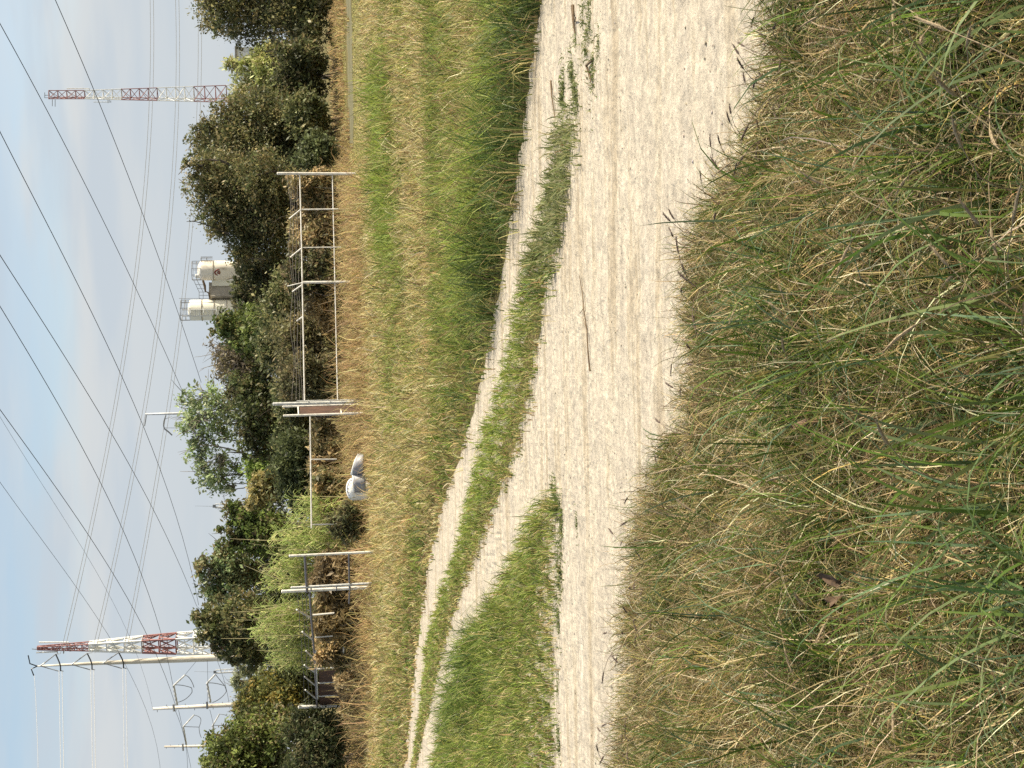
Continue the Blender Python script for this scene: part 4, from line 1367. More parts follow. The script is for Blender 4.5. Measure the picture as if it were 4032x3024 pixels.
# ------------------------------------------------------------------ masts and towers
def lattice(root, secs, Y, nleg, rot, leg_r, br_r, axis, halfw, step, sub=1):
    """secs: (ix_top, ix_bottom, material); axis(ix)->iy; halfw(ix)-> px"""
    s = Y / FPX

    def ring(ix):
        c = P(ix, axis(ix), Y)
        hw = halfw(ix) * s
        return [c + Vector((math.cos(rot + 2 * math.pi * k / nleg) * hw, math.sin(rot + 2 * math.pi * k / nleg) * hw, 0)) for k in range(nleg)]
    for (a, b, mt) in secs:
        mb = MB()
        n_ = max(1, round((b - a) / step(0.5 * (a + b))))
        lv = [ring(a + (b - a) * i / n_) for i in range(n_ + 1)]
        for k in range(nleg):
            mb.tube([r_[k] for r_ in lv], leg_r, 6)
        for i in range(n_):
            for k in range(nleg):
                k2 = (k + 1) % nleg
                mb.tube([lv[i][k], lv[i][k2]], br_r, 4)
                mid = (lv[i][k] + lv[i][k2]) / 2
                if sub == 2:
                    mb.tube([lv[i + 1][k], mid], br_r, 4)
                    mb.tube([lv[i + 1][k2], mid], br_r, 4)
                    mb.tube([(lv[i + 1][k] + mid) / 2, (lv[i][k] + lv[i + 1][k]) / 2], br_r * 0.7, 4)
                    mb.tube([(lv[i + 1][k2] + mid) / 2, (lv[i][k2] + lv[i + 1][k2]) / 2], br_r * 0.7, 4)
                    mb.tube([(lv[i + 1][k] + mid) / 2, lv[i][k]], br_r * 0.7, 4)
                    mb.tube([(lv[i + 1][k2] + mid) / 2, lv[i][k2]], br_r * 0.7, 4)
                elif i % 2 == k % 2:
                    mb.tube([lv[i][k], lv[i + 1][k2]], br_r, 4)
                    mb.tube([lv[i][k2], lv[i + 1][k]], br_r * 0.8, 4)
                else:
                    mb.tube([lv[i + 1][k], lv[i][k2]], br_r, 4)
        for k in range(nleg):
            mb.tube([lv[-1][k], lv[-1][(k + 1) % nleg]], br_r, 4)
        o_ = part('mast_section', mb, M[mt], root)
        o_['label'] = ('dull red' if mt == 'red' else 'white') + ' painted lattice section'


Ym = 300.0
root = thing('radio_mast', (P(950, 377, Ym).x, Ym, 0), 'straight red and white lattice radio mast above the right hand trees', 'mast')
bot = float(1217 - 25 + 1.6 / Ym * FPX)
lattice(root, [(193, 334, 'red'), (334, 479, 'white'), (479, 620, 'red'), (620, 764, 'white'), (764, 892, 'red'), (892, 1060, 'white'), (1060, bot, 'red')], Ym, 3, -0.38, 0.085, 0.062,
        lambda ix: 376 + (ix - 190) * 0.0, lambda ix: 19 + max(0, ix - 334) * 0.036, lambda ix: 37)
for (a, b, iy, r, mt) in ((263, 352, 349, 0.09, 'white'), (368, 430, 402, 0.07, 'white'), (175, 193, 375, 0.06, 'midsteel'), (176, 193, 385, 0.05, 'midsteel')):
    mb = MB()
    mb.tube([P(b, iy, Ym), P(a, iy, Ym)], r, 6)
    part('antenna', mb, M[mt], root)
for (ix, iy0, iy1) in ((352, 349, 358), (206, 392, 418), (217, 392, 420), (176, 364, 386), (430, 390, 404), (425, 390, 406), (478, 348, 357), (436, 396, 404)):
    mb = MB()
    mb.tube([P(ix, iy0, Ym), P(ix, iy1, Ym)], 0.06, 5)
    part('bracket', mb, M['midsteel'], root)

Yt = 250.0
root = thing('lattice_tower', (P(900, 2531, Yt).x, Yt, 0), 'tapering red and white lattice tower right behind the steel transmission pole', 'tower')
bot = 1240 + 1.6 / Yt * FPX
lattice(root, [(147, 352, 'red')], Yt, 4, 0.55, 0.10, 0.06, lambda ix: np.interp(ix, [147, 351], [2551.5, 2545]), lambda ix: np.interp(ix, [147, 352], [7.5, 19]), lambda ix: 30)
lattice(root, [(352, 561, 'white'), (561, 695, 'red'), (695, 832, 'white'), (832, 970, 'red'), (970, bot, 'white')], Yt, 4, 0.55, 0.17, 0.10,
        lambda ix: np.interp(ix, [351, 561, 695, 830, 1240], [2545, 2537.5, 2533.5, 2530, 2522]), lambda ix: np.interp(ix, [352, 561, 695, 830, 1240], [19, 34, 43, 50, 74]), lambda ix: 68, sub=2)
for (a, b, iy0, iy1, r, mt) in ((154, 270, 2529, 2529, 0.12, 'white'), (143, 226, 2569.5, 2566, 0.12, 'white'), (126, 147, 2555, 2557, 0.07, 'midsteel'), (250, 250, 2560, 2574, 0.08, 'midsteel'), (226, 226, 2560, 2574, 0.06, 'midsteel'), (268, 268, 2529, 2538, 0.08, 'white'), (276, 277, 2538, 2565, 0.16, 'white')):
    mb = MB()
    mb.tube([P(b, iy1, Yt), P(a, iy0, Yt)], r, 7)
    part('antenna', mb, M[mt], root)

# --- tall tubular transmission pole
Yp = 220.0
root = thing('transmission_pole', (P(900, 2590, Yp).x, Yp, 0), 'tall pale tubular transmission pole with three tiers of dark V insulators', 'pole')
mb = MB()
pts, rad = [], []
for (ix, iy, wpx) in ((1240 + 1.6 / Yp * FPX, 2574, 34), (900, 2588, 28), (700, 2597, 24), (500, 2606, 18), (330, 2614, 12), (146, 2623, 6)):
    pts.append(P(ix, iy, Yp))
    rad.append(wpx * 0.5 * Yp / FPX)
mb.tube(pts, rad, 14)
part('shaft', mb, M['concrete'], root, True)
for d in (0, 124, 248):
    sh = -0.045 * d
    dl = -0.028 * d
    for (a, b, mt, nm, r) in (((158, 2622 + sh), (176, 2610 + sh), 'white', 'arm', 0.09), ((176, 2610 + sh), (219, 2576 + dl), 'midsteel', 'arm', 0.085), ((158, 2622 + sh), (232, 2643 + sh), 'midsteel', 'arm', 0.075)):
        mb = MB()
        mb.tube([P(a[0] + d, a[1], Yp - 0.6), P(b[0] + d, b[1], Yp - 0.9)], r, 7)
        part(nm, mb, M[mt], root)
    mb = MB()
    mb.tube([P(220 + d, 2577 + dl, Yp - 0.9), P(233 + d, 2606 + sh, Yp - 1.2), P(238 + d, 2622 + sh, Yp - 1.2), P(238.5 + d, 2642 + sh, Yp - 1.0)], 0.10, 7)
    part('insulator', mb, M['darksteel'], root)
    mb = MB()
    mb.tube([P(238 + d, 2641 + sh, Yp - 1), P(250 + d, 2643 + sh, Yp - 1)], 0.06, 5)
    mb.tube([P(219 + d, 2576 + dl, Yp - 1), P(234 + d, 2574 + dl, Yp - 1)], 0.05, 5)
    part('clamp', mb, M['midsteel'], root)
mb = MB()
mb.tube([P(111, 2580, Yp), P(118, 2613, Yp), P(147, 2623, Yp)], 0.09, 7)
mb.tube([P(147, 2623, Yp), P(123, 2634, Yp), P(133, 2660, Yp)], 0.09, 7)
part('ground_wire_arm', mb, M['darksteel'], root)

# --- two poles with zigzag line posts
Yu = 115.0


def zpole(label, top, foot, r0, r1, levels, mat, Yq):
    root = thing('utility_pole', (P(foot[0], foot[1], Yq).x, Yq, 0), label, 'pole', 'utility poles with zigzag insulators')
    t_, m_ = P(*top, Yq), P(*foot, Yq)
    d = (t_ - m_)
    b = m_ - d * (m_.z / d.z)
    b.z = -0.2
    mb = MB()
    mb.tube([b, m_, t_], [r1 * 1.15, r1, r0], 12)
    part('shaft', mb, M[mat], root, True)
    for q_, st in enumerate(np.linspace(0.05, 0.9, 9)):
        c = t_.lerp(m_, float(st))
        mb = MB()
        sg_ = 1 if q_ % 2 else -1
        mb.tube([c + Vector((sg_ * r1 * 1.5, 0, 0)), c + Vector((sg_ * r1 * 0.4, 0, 0))], 0.022, 5)
        part('climbing_step', mb, M['midsteel'], root)
    for (at, bend, end, jump) in levels:
        for (a, b_, r, mt, nm) in ((at, bend, 0.10, 'lightsteel', 'insulator'), (bend, end, 0.075, 'lightsteel', 'insulator')):
            mb = MB()
            pa, pb = P(*a, Yq - 0.3), P(*b_, Yq - 0.3)
            nseg = 9
            mb.tube([pa.lerp(pb, q / nseg) for q in range(nseg + 1)], [r * (1.0 if q % 2 else 0.8) for q in range(nseg + 1)], 7)
            part(nm, mb, M[mt], root)
        mb = MB()
        mb.tube([P(at[0] - 14, at[1] - 4, Yq - 0.4), P(at[0] - 12, at[1] + 24, Yq - 0.4)], 0.09, 6)
        part('clamp', mb, M['midsteel'], root)
        for js in jump:
            mb = MB()
            J = np.array(js, float)
            tt = np.linspace(0, 1, len(J))
            co0 = np.polyfit(tt, J[:, 0], min(3, len(J) - 1))
            co1 = np.polyfit(tt, J[:, 1], min(3, len(J) - 1))
            mb.tube([P(np.polyval(co0, q), np.polyval(co1, q), Yq - 0.3) for q in np.linspace(0, 1, 12)], 0.028, 5)
            part('jumper_wire', mb, M['midsteel'], root)


zpole('taller rust streaked pole with two tiers of pale zigzag insulators', (602, 2791), (946, 2774), 0.105, 0.18,
      [((697, 2777), (683, 2700), (728, 2658), [[(728, 2658), (749, 2674), (761, 2698), (763, 2706)], [(688, 2697), (720, 2699), (754, 2708)], [(754, 2708), (756, 2717), (756, 2726)], [(756, 2726), (745, 2740), (728, 2754), (702, 2765)]]),
       ((828.5, 2767), (814.5, 2690), (848, 2655), [[(848, 2655), (868, 2680), (885, 2700)], [(820, 2689), (850, 2691), (884, 2700)], [(884, 2700), (889, 2712), (891, 2722)], [(891, 2722), (880, 2738), (860, 2755), (836, 2766)]])], 'rustpole', Yu)
zpole('shorter white pole with pale zigzag insulators rising from the big green bush', (647, 2940), (800, 2938), 0.085, 0.13,
      [((733, 2932), (721, 2862), (764, 2815), [[(764, 2815), (786, 2824), (791, 2838), (784, 2863)], [(725, 2861), (755, 2862), (784, 2863)], [(784, 2863), (786, 2885), (793, 2905)]]),
       ((840, 2904), (837, 2857), (863.5, 2812), [[(863, 2812), (885, 2815), (900, 2824)], [(838, 2856), (893, 2857)]])], 'concrete', Yu + 25)

# --- far T shaped pole and two small pole tops
Yk = 170.0
root = thing('transmission_pole', (P(700, 1628, Yk).x, Yk, 0), 'grey pole top with two bent arms, above the airy pale trees', 'pole')
mb = MB()
pk, pt = P(700, 1628, Yk), P(572, 1631, Yk)
d = pt - pk
b = pk - d * ((pk.z + 0.2) / d.z)
mb.tube([b, pk, pt], [0.22, 0.14, 0.11], 10)
part('shaft', mb, M['lightsteel'], root, True)
for js, r in (([(576, 1635), (573, 1656), (569, 1678)], 0.06), ([(653, 1635), (645, 1660), (644, 1676), (647, 1688)], 0.075), ([(647, 1688), (663, 1700), (678, 1714)], 0.08), ([(676, 1640), (650, 1650), (649, 1655)], 0.03)):
    mb = MB()
    mb.tube([P(a, c, Yk - 0.2) for a, c in js], r, 7)
    part('arm', mb, M['midsteel'], root)
mb = MB()
mb.tube([P(649, 1685, Yk - 0.2), P(720, 1685, Yk - 0.2)], 0.025, 5)
part('hanger', mb, M['midsteel'], root)


def boxpole(label, ix0, iy, hw, whip0, Yq):
    root = thing('antenna_pole', (P(ix0, iy, Yq).x, Yq, 0), label, 'pole', 'slim antenna poles behind the trees')
    s = Yq / FPX
    t_ = P(ix0, iy, Yq)
    mb = MB()
    for k in range(3):
        a = 0.3 + k * 2.094
        o_ = Vector((math.cos(a) * hw * s, math.sin(a) * hw * s, 0))
        mb.tube([Vector((t_.x, t_.y, -0.1)) + o_, t_ + o_], 2.0 * s, 6)
    for z in np.linspace(0.3, t_.z, 26):
        for k in range(3):
            a, c = 0.3 + k * 2.094, 0.3 + (k + 1) * 2.094
            mb.tube([Vector((t_.x + math.cos(a) * hw * s, t_.y + math.sin(a) * hw * s, z)), Vector((t_.x + math.cos(c) * hw * s, t_.y + math.sin(c) * hw * s, z))], 0.9 * s, 4)
    part('lattice', mb, M['lightsteel'], root)
    mb = MB()
    mb.box(t_ + Vector((0.2 * hw * s, -hw * s, 0.4 * hw * s)), hw * 1.3 * s, hw * 0.8 * s, hw * 1.3 * s)
    part('head_box', mb, M['midsteel'], root)
    mb = MB()
    mb.tube([t_, P(whip0, iy - 2, Yq)], [0.7 * s, 0.4 * s], 5)
    part('whip', mb, M['midsteel'], root)


boxpole('slim grey lattice pole top with a whip, right of the ragged trees', 848, 1994, 9, 768, 200)
boxpole('slim grey lattice pole with a whip, between tubular and rust streaked poles', 850, 2646, 8, 764, 200)

# ------------------------------------------------------------------ silos
Yz = 200.0
sz = Yz / FPX


def zof(ix, iy):
    return P(ix, iy, Yz).z


def railing(mb, cx, cy, r, z0, z1, n=10, rr=0.045, mid=True, a0=0.0, a1=2 * math.pi):
    pts0, pts1, ptm = [], [], []
    for k in range(n + 1):
        a = a0 + (a1 - a0) * k / n
        q0 = Vector((cx + r * math.cos(a), cy + r * math.sin(a), z0))
        q1 = Vector((q0.x, q0.y, z1))
        mb.tube([q0, q1], rr, 5)
        pts1.append(q1)
        ptm.append(q0.lerp(q1, 0.5))
    mb.tube(pts1, rr, 5)
    if mid:
        mb.tube(ptm, rr * 0.8, 5)


# left silo with ladder
cA = P(748, 1222, Yz)
rA = 40 * sz
root = thing('silo', (cA.x, Yz, 0), 'tall narrow cream silo with a caged ladder and railed top', 'silo')
zt = cA.z
mb = MB()
mb.lathe((cA.x, Yz), [(rA, 0), (rA, zt - 0.15), (rA * 0.96, zt), (rA * 0.3, zt + 0.25)], 32)
part('body', mb, M['silo'], root, True).data.polygons.foreach_set('use_smooth', [True] * (32 * 3) + [False] * 2)
for ix in (796, 845, 895):
    z_ = zof(ix, 1222)
    mb = MB()
    mb.lathe((cA.x, Yz), [(rA + 0.01, z_ - 0.06), (rA + 0.07, z_ - 0.05), (rA + 0.07, z_ + 0.05), (rA + 0.01, z_ + 0.06)], 32)
    part('hoop', mb, M['drab'], root)
mb = MB()
railing(mb, cA.x, Yz, rA * 1.0, zt - 0.05, zof(713, 1222), 9, 0.04)
part('railing', mb, M['rail'], root)
mb = MB()
xl, xr = P(800, 1246, Yz).x, P(800, 1222, Yz).x
yf = Yz - rA - 0.25
mb.tube([(xl, yf, 0.5), (xl, yf, zt + 0.9)], 0.06, 6)
mb.tube([(xr, yf, 0.5), (xr, yf, zt + 0.9)], 0.05, 6)
for z_ in np.arange(0.8, zt, 0.55):
    mb.tube([(xl, yf, z_), (xr, yf, z_)], 0.028, 5)
    if int(z_ / 0.55) % 3 == 0:
        mb.tube([(xl, yf, z_), (xl + 0.05, yf - 0.3, z_), ((xl + xr) / 2, yf - 0.5, z_), (xr - 0.05, yf - 0.3, z_), (xr, yf, z_)], 0.03, 5)
part('ladder', mb, M['lightsteel'], root)

# right tank with a dark red emblem
cB = P(795, 1066, Yz)
rB = 38 * sz
root = thing('storage_tank', (cB.x, Yz, 0), 'stained cream domed tank with a dark red emblem beside the tallest oak', 'tank')
zb = zof(795, 1066)
mb = MB()
mb.lathe((cB.x, Yz), [(rB * 0.9, 0), (rB * 0.9, zof(905, 1066)), (rB, zof(892, 1066)), (rB, zb - 0.05), (rB * 0.97, zb + 0.12), (rB * 0.85, zb + 0.28), (rB * 0.55, zb + 0.48), (rB * 0.25, zb + 0.56)], 36)
part('body', mb, M['tank'], root, True)
z_ = zof(841, 1066)
mb = MB()
mb.lathe((cB.x, Yz), [(rB + 0.01, z_ - 0.06), (rB + 0.08, z_ - 0.05), (rB + 0.08, z_ + 0.05), (rB + 0.01, z_ + 0.06)], 36)
part('hoop', mb, M['drab'], root)
mb = MB()
railing(mb, cB.x, Yz, rB * 0.98, zb + 0.1, zof(757, 1066), 9, 0.035)
railing(mb, P(800, 1022, Yz).x, Yz - 0.6, 9 * sz, zof(838, 1022), zof(793, 1022), 6, 0.03)
part('railing', mb, M['rail'], root)
mb = MB()
cN = P(785, 1088, Yz)
mb.lathe((cN.x, Yz - 0.35), [(0.28, zb), (0.28, zof(772, 1088)), (0.2, zof(769, 1088))], 14)
part('nozzle', mb, M['white'], root, True)


def on_tank(ix, iy):
    w_ = P(ix, iy, Yz)
    dx_ = max(-0.98, min(0.98, (w_.x - cB.x) / (rB + 0.02)))
    return Vector((cB.x + dx_ * (rB + 0.02), Yz - math.sqrt(1 - dx_ * dx_) * (rB + 0.02), w_.z))


mb = MB()
arc = [(867, 1062), (858, 1066), (850, 1071), (848, 1077), (852, 1083), (860, 1087)]
mb.tube([on_tank(*q) for q in arc], [0.04, 0.09, 0.11, 0.11, 0.09, 0.04], 6)
mb.tube([on_tank(*q) for q in ((868, 1069), (861, 1073), (859, 1078), (866, 1080), (868, 1074))], 0.095, 6)
mb.tube([on_tank(*q) for q in ((867, 1083), (868, 1078))], 0.06, 6)
part('emblem', mb, M['emblem'], root)

# middle cabin with a sloping railed stair
cC = P(826, 1152, Yz)
wC = 60 * sz
root = thing('hopper_house', (cC.x, Yz, 0), 'square hopper box with shade-grey front between the two cream silos, stair rails on top', 'hopper')
zc = cC.z
mb = MB()
mb.box((cC.x + 0.1, Yz + 0.3, zc / 2), wC, wC * 0.75, zc, 0.42)
part('body', mb, M['drab'], root)  # shade of the front face is put into the drab grey
mb = MB()
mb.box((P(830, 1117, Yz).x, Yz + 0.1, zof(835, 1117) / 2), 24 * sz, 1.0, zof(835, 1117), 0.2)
part('sunlit_side', mb, M['silo'], root)  # sunlit side of the same box, painted as a paler separate block
mb = MB()
mb.box((cC.x + 0.1, Yz + 0.3, zc + 0.04), wC * 1.04, wC * 0.8, 0.08, 0.42)
part('roof_slab', mb, M['drab'], root)
mb = MB()
yq = Yz - 0.9
for (a, b) in (((762, 1102), (784, 1150)), ((775, 1102), (800, 1150)), ((784, 1150), (784, 1176)), ((800, 1150), (800, 1176)), ((784, 1176), (826, 1176)), ((784, 1150), (826, 1150)), ((770, 1120), (806, 1122)), ((777, 1136), (812, 1138)), ((762, 1102), (800, 1102)), ((786, 1163), (826, 1163)), ((705, 1175), (790, 1175))):
    mb.tube([P(*a, yq / 1.0), P(*b, yq)], 0.032, 5)
part('railing', mb, M['rail'], root)
mb = MB()
mb.tube([P(799, 1104, yq), P(806, 1125, yq), P(809, 1148, yq), P(816, 1150, yq), P(822, 1155, yq), P(826, 1178, yq)], [0.14, 0.17, 0.10, 0.07, 0.09, 0.09], 8)
part('pipe', mb, M['twig'], root)


Yb = 150.0
b0, b1 = P(930, 278, Yb), P(930, 185, Yb)
root = thing('pale_building', ((b0.x + b1.x) / 2, Yb, 0), 'pale flat roofed building glimpsed behind the feathery tree', 'building')
mb = MB()
mb.box(((b0.x + b1.x) / 2, Yb + 2, (b0.z - 0.1) / 2), abs(b1.x - b0.x), 4.0, b0.z - 0.1)
part('wall', mb, M['white'], root)
mb = MB()
mb.box(((b0.x + b1.x) / 2, Yb + 2, b0.z), abs(b1.x - b0.x) * 1.05, 4.3, 0.18)
part('roof', mb, M['drab'], root)
mb = MB()
zq = P(985, 230, Yb).z
mb.box(((b0.x + b1.x) / 2, Yb - 0.05, zq), abs(b1.x - b0.x) * 0.9, 0.08, 0.25)
part('ledge', mb, M['midsteel'], root)

# ------------------------------------------------------------------ power lines
def cable(label, pts, Y0, Y1, r, mat, group, deg=2, ext=350):
    A = np.array(pts, float)
    A = A[np.argsort(A[:, 1])]
    deg = min(deg, len(A) - 1)
    co = np.polyfit(A[:, 1], A[:, 0], deg)
    lo, hi = A[0, 1], A[-1, 1]
    q0 = lo - (ext if A[0, 0] < 60 or lo < 60 else 0)
    q1 = hi + (ext if hi > 2990 else 0)
    iy = np.linspace(q0, q1, 26)
    t = (iy - lo) / max(hi - lo, 1)
    inv = 1 / Y0 + (1 / Y1 - 1 / Y0) * t
    ps = [P(float(np.polyval(co, v)), float(v), float(1 / max(k, 1 / 400.0))) for v, k in zip(iy, inv)]
    mb = MB()
    mb.tube(ps, r, 5)
    o = mb.build('power_line', M[mat], origin=ps[0])
    tag(o, label, 'cable', group)
    return o


GP = 'dark power lines slanting across the sky'
cable('dark cable crossing in front of the radio mast, the one nearest the right oaks', [(219, 0), (368, 357), (527, 746), (619, 1000), (710, 1253), (791, 1506)], 62, 105, 0.0165, 'cable', GP)
cable('dark cable that crosses just over the very tip of the radio mast', [(0, 93), (167, 402), (346, 746), (470, 1000), (606, 1289), (723, 1551)], 60, 105, 0.0165, 'cable', GP)
cable('dark cable running down to the ragged tree, passing the grey pole top with bent arms', [(0, 524), (120, 746), (246, 1000), (411, 1339), (588, 1746), (650, 1895), (713, 2084), (758, 2270), (781, 2383)], 58, 125, 0.0165, 'cable', GP, 3)
cable('dark cable next left of the one that passes the grey pole top', [(0, 1004), (212, 1339), (461, 1741), (600, 1999), (672, 2143), (722, 2270), (778, 2387)], 60, 125, 0.0165, 'cable', GP, 3)
cable('dark cable reaching behind the tubular pole to the upper zigzag insulator', [(0, 1206), (158, 1470), (316, 1746), (560, 2274), (633, 2491), (663, 2600), (682, 2712)], 62, 115, 0.016, 'cable', GP, 3)
cable('dark cable landing on the upper clamp of the rust streaked pole', [(0, 1615), (99, 1746), (452, 2274), (520, 2391), (583, 2504), (619, 2581), (690, 2778)], 66, 114.6, 0.016, 'cable', GP, 3)
cable('very thin cable ending at the tip of the rust streaked pole', [(0, 1640), (63, 1746), (393, 2274), (452, 2387), (497, 2473), (538, 2581), (602, 2790)], 80, 115, 0.008, 'cable', GP, 3)
cable('cable crossing behind the tubular pole top and out over the shorter pole', [(0, 1896), (164, 2133), (276, 2274), (393, 2441), (434, 2509), (497, 2631), (574, 2794), (619, 2952), (633, 3024)], 90, 150, 0.013, 'cable', GP, 3)
cable('cable piece seen under the airy trees, upper one by the small lattice pole', [(855, 1881), (889, 1980), (912, 2060)], 100, 110, 0.015, 'cable', GP)
cable('cable piece seen under the airy trees, lower one by the small lattice pole', [(890, 1881), (912, 1980), (930, 2050)], 100, 110, 0.012, 'cable', GP)
cable('cable between the two zigzag poles, upper one', [(690, 2798), (735, 2960), (738, 3024)], 115, 140, 0.016, 'cable', 'cables between the zigzag poles')
cable('cable between the two zigzag poles, lower one', [(703, 2796), (733, 2932), (752, 3024)], 115, 140, 0.016, 'cable', 'cables between the zigzag poles')
cable('cable from the lower insulator of the rust streaked pole to the shorter pole', [(826, 2795), (840, 2852), (848, 2900)], 115, 140, 0.016, 'cable', 'cables between the zigzag poles')
cable('cable crossing under the small lattice pole by the rust streaked pole', [(855, 2600), (885, 2690), (905, 2790)], 112, 116, 0.014, 'cable', 'cables between the zigzag poles')
cable('thin cable rising from the upper zigzag insulator to the tubular pole', [(728, 2658), (772, 2604)], 114, 118, 0.013, 'cable', 'cables between the zigzag poles')
cable('thin straight cable over the second zigzag insulator', [(816, 2600), (818, 2690), (815, 2780)], 114, 115, 0.013, 'cable', 'cables between the zigzag poles')
FP_ = 'faint pale conductors of the distant line'
TR = 'faint grey conductor of a close pair running from the right to the tubular pole'
for i, (A, lv) in enumerate(((((591, 0), (588, 340), (570, 746), (538, 1000), (497, 1271), (425, 1741), (307, 2274), (238, 2575)), 'top'),
                             (((692, 0), (690, 340), (673, 746), (652, 1000), (610, 1289), (540, 1741), (430, 2274), (361, 2572)), 'middle'),
                             (((780, 0), (776, 300), (762, 746), (735, 1000), (700, 1271), (637, 1741), (542, 2274), (484, 2570)), 'lowest'))):
    for dd in (0, 13):
        cable('%s pair of faint grey conductors running from the right to the tubular pole' % lv, [(a + dd, b) for a, b in A], 240, 219, 0.040, 'greycable', FP_, 3)
for i, (ix, lv) in enumerate(((232, 'top'), (357, 'middle'), (483, 'lowest'))):
    for dd in (0, 12):
        cable('%s pair of grey conductors leaving the tubular pole to the left edge' % lv, [(ix + dd, 2640 - i * 4), (ix + 3 + dd, 2800), (ix + 7 + dd, 3024)], 219, 200, 0.042, 'greycable', 'conductors left of the tubular pole')
cable('thin earth wire leaving the tubular pole tip to the left edge', [(135, 2660), (143, 2800), (150, 3024)], 219, 200, 0.034, 'greycable', 'conductors left of the tubular pole')


# ------------------------------------------------------------------ small things on the track
def tuft_mesh(seed, n=90, rad=0.07, hh=0.05):
    r = np.random.default_rng(seed)
    a, d = r.uniform(0, 6.28, n), np.abs(r.normal(0, rad, n))
    x_, y_ = np.cos(a) * d * 1.3, np.sin(a) * d * 0.8
    c = palette(n, [(0.17, 0.20, 0.07), (0.22, 0.25, 0.095), (0.125, 0.15, 0.05), (0.30, 0.27, 0.13)], [1, 0.8, 0.7, 0.35], rng=r)
    v, t, cc = blades(None, x_, y_, r.uniform(0.4, 1.0, n) * hh, r.uniform(0.006, 0.011, n), c, seg=3, bend=0.9, lean=0.9, rng=r)
    k_ = np.arange(n) * 7
    v = np.concatenate([v, [[0, 0, -0.012]]])
    cc = np.concatenate([cc, [[0.10, 0.12, 0.05]]])
    t = np.concatenate([t, np.stack([k_, k_ + 1, np.full(n, n * 7)], 1)])
    o = np_mesh('weed_tuft', v, t, cc, M['grass'])
    me = o.data
    bpy.data.objects.remove(o)
    return me


TM = [tuft_mesh(200 + i) for i in range(4)]
TUF = [(2322, 20), (2330, 60), (2326, 100), (2318, 130), (2300, 45), (2272, 150), (2312, 195), (2362, 175), (2360, 200), (2258, 265), (2260, 295), (2338, 265), (2340, 300),
       (2222, 345), (2218, 385), (2268, 355), (2275, 395), (2205, 1985), (2212, 2045), (2216, 2090), (2213, 2150), (2200, 2200), (2212, 2250), (2205, 2300), (2200, 2420), (2206, 2470), (2203, 2650), (2200, 2720), (2202, 2880), (2207, 2930),
       (2180, 1920), (2190, 1950), (2196, 2010), (2275, 2055)]
for i, (ix, iy) in enumerate(TUF):
    o = bpy.data.objects.new('weed_tuft', TM[i % 4])
    g_ = G(ix, iy, 0.016)
    o.location = g_
    s_ = random.uniform(0.6, 1.25) * (1.0 if iy < 500 else 0.9)
    o.scale = (s_ * random.uniform(0.9, 1.5), s_, s_)
    o.rotation_euler = (0, 0, random.uniform(-0.4, 0.4))
    COL.objects.link(o)
    if iy < 500:
        tag(o, 'low grey-green weed tuft on the pale track, in the right hand row', 'weed', 'weed tufts on the right part of the track')
    else:
        tag(o, 'low weed tuft on the pale track along the edge of the grass wedge', 'weed', 'weed tufts along the grass wedge')


def stick(label, pts, r, side=()):
    g_ = G(*pts[0])
    mb = MB()
    P3 = [G(a, b, 0.022) + Vector((0, 0, r * 0.9 + 0.006 * (k_ % 2))) for k_, (a, b) in enumerate(pts)]
    mb.tube(P3, [r * (1 - 0.6 * k_ / max(1, len(P3) - 1)) for k_ in range(len(P3))], 6)
    for (a, b) in side:
        mb.tube([G(*a, 0.022) + Vector((0, 0, r)), G(*b, 0.022) + Vector((0, 0, r * 2.2))], [r * 0.5, r * 0.25], 5)
    o = mb.build('stick', M['twig'], origin=g_)
    tag(o, label, 'stick', 'sticks lying on the track')


stick('longest dead stick lying across the middle of the pale track', [(2326, 1462), (2322, 1380), (2314, 1300), (2306, 1220), (2296, 1150), (2288, 1085)], 0.0052, [((2314, 1300), (2302, 1250)), ((2304, 1210), (2290, 1235))])
stick('thick short stick by the right hand weed row', [(2262, 22), (2268, 75), (2271, 130)], 0.012, [((2270, 84), (2285, 68))])
stick('thin pale stick on the far wheel track', [(2172, 318), (2180, 380), (2190, 470)], 0.007)
stick('bent twig around a small weed on the right part of the track', [(2338, 236), (2318, 258), (2328, 300), (2336, 322)], 0.009)

# --- dark seed heads standing over the edge of the track, and tan ones in the tangle
def seed_mesh(seed, mat, ln, hl, rad):
    r = np.random.default_rng(seed)
    mb = MB()
    a = r.uniform(0.15, 0.75)
    pts = []
    for i in range(7):
        t = i / 6
        pts.append(Vector((math.sin(a * t * t * 1.6) * ln * t * 0.9, r.normal(0, 0.004), ln * t * math.cos(a * t * t))))
    mb.tube(pts, [0.0016] * 5 + [0.0013, 0.001], 4)
    e, d = pts[-1], (pts[-1] - pts[-2]).normalized()
    cur = d.copy()
    sp = [e]
    for i in range(7):
        cur = (cur + Vector((0.10 * a, r.normal(0, 0.06), -0.05 * a))).normalized()
        sp.append(sp[-1] + cur * hl / 7)
    mb.tube(sp, [rad * q for q in (0.35, 0.9, 1.0, 0.8, 1.0, 0.75, 0.5, 0.15)], 6)
    for i in range(90):
        q = r.uniform(0, 6.9)
        i0 = int(q)
        p_ = sp[i0].lerp(sp[min(i0 + 1, 7)], q - i0)
        o_ = Vector(r.normal(0, 1, 3)).normalized()
        mb.tube([p_, p_ + (o_ * 0.8 + cur * 0.9) * rad * 2.6], [rad * 0.16, rad * 0.04], 3, cap=False)
    o = mb.build('seed_stalk', mat)
    me = o.data
    bpy.data.objects.remove(o)
    return me


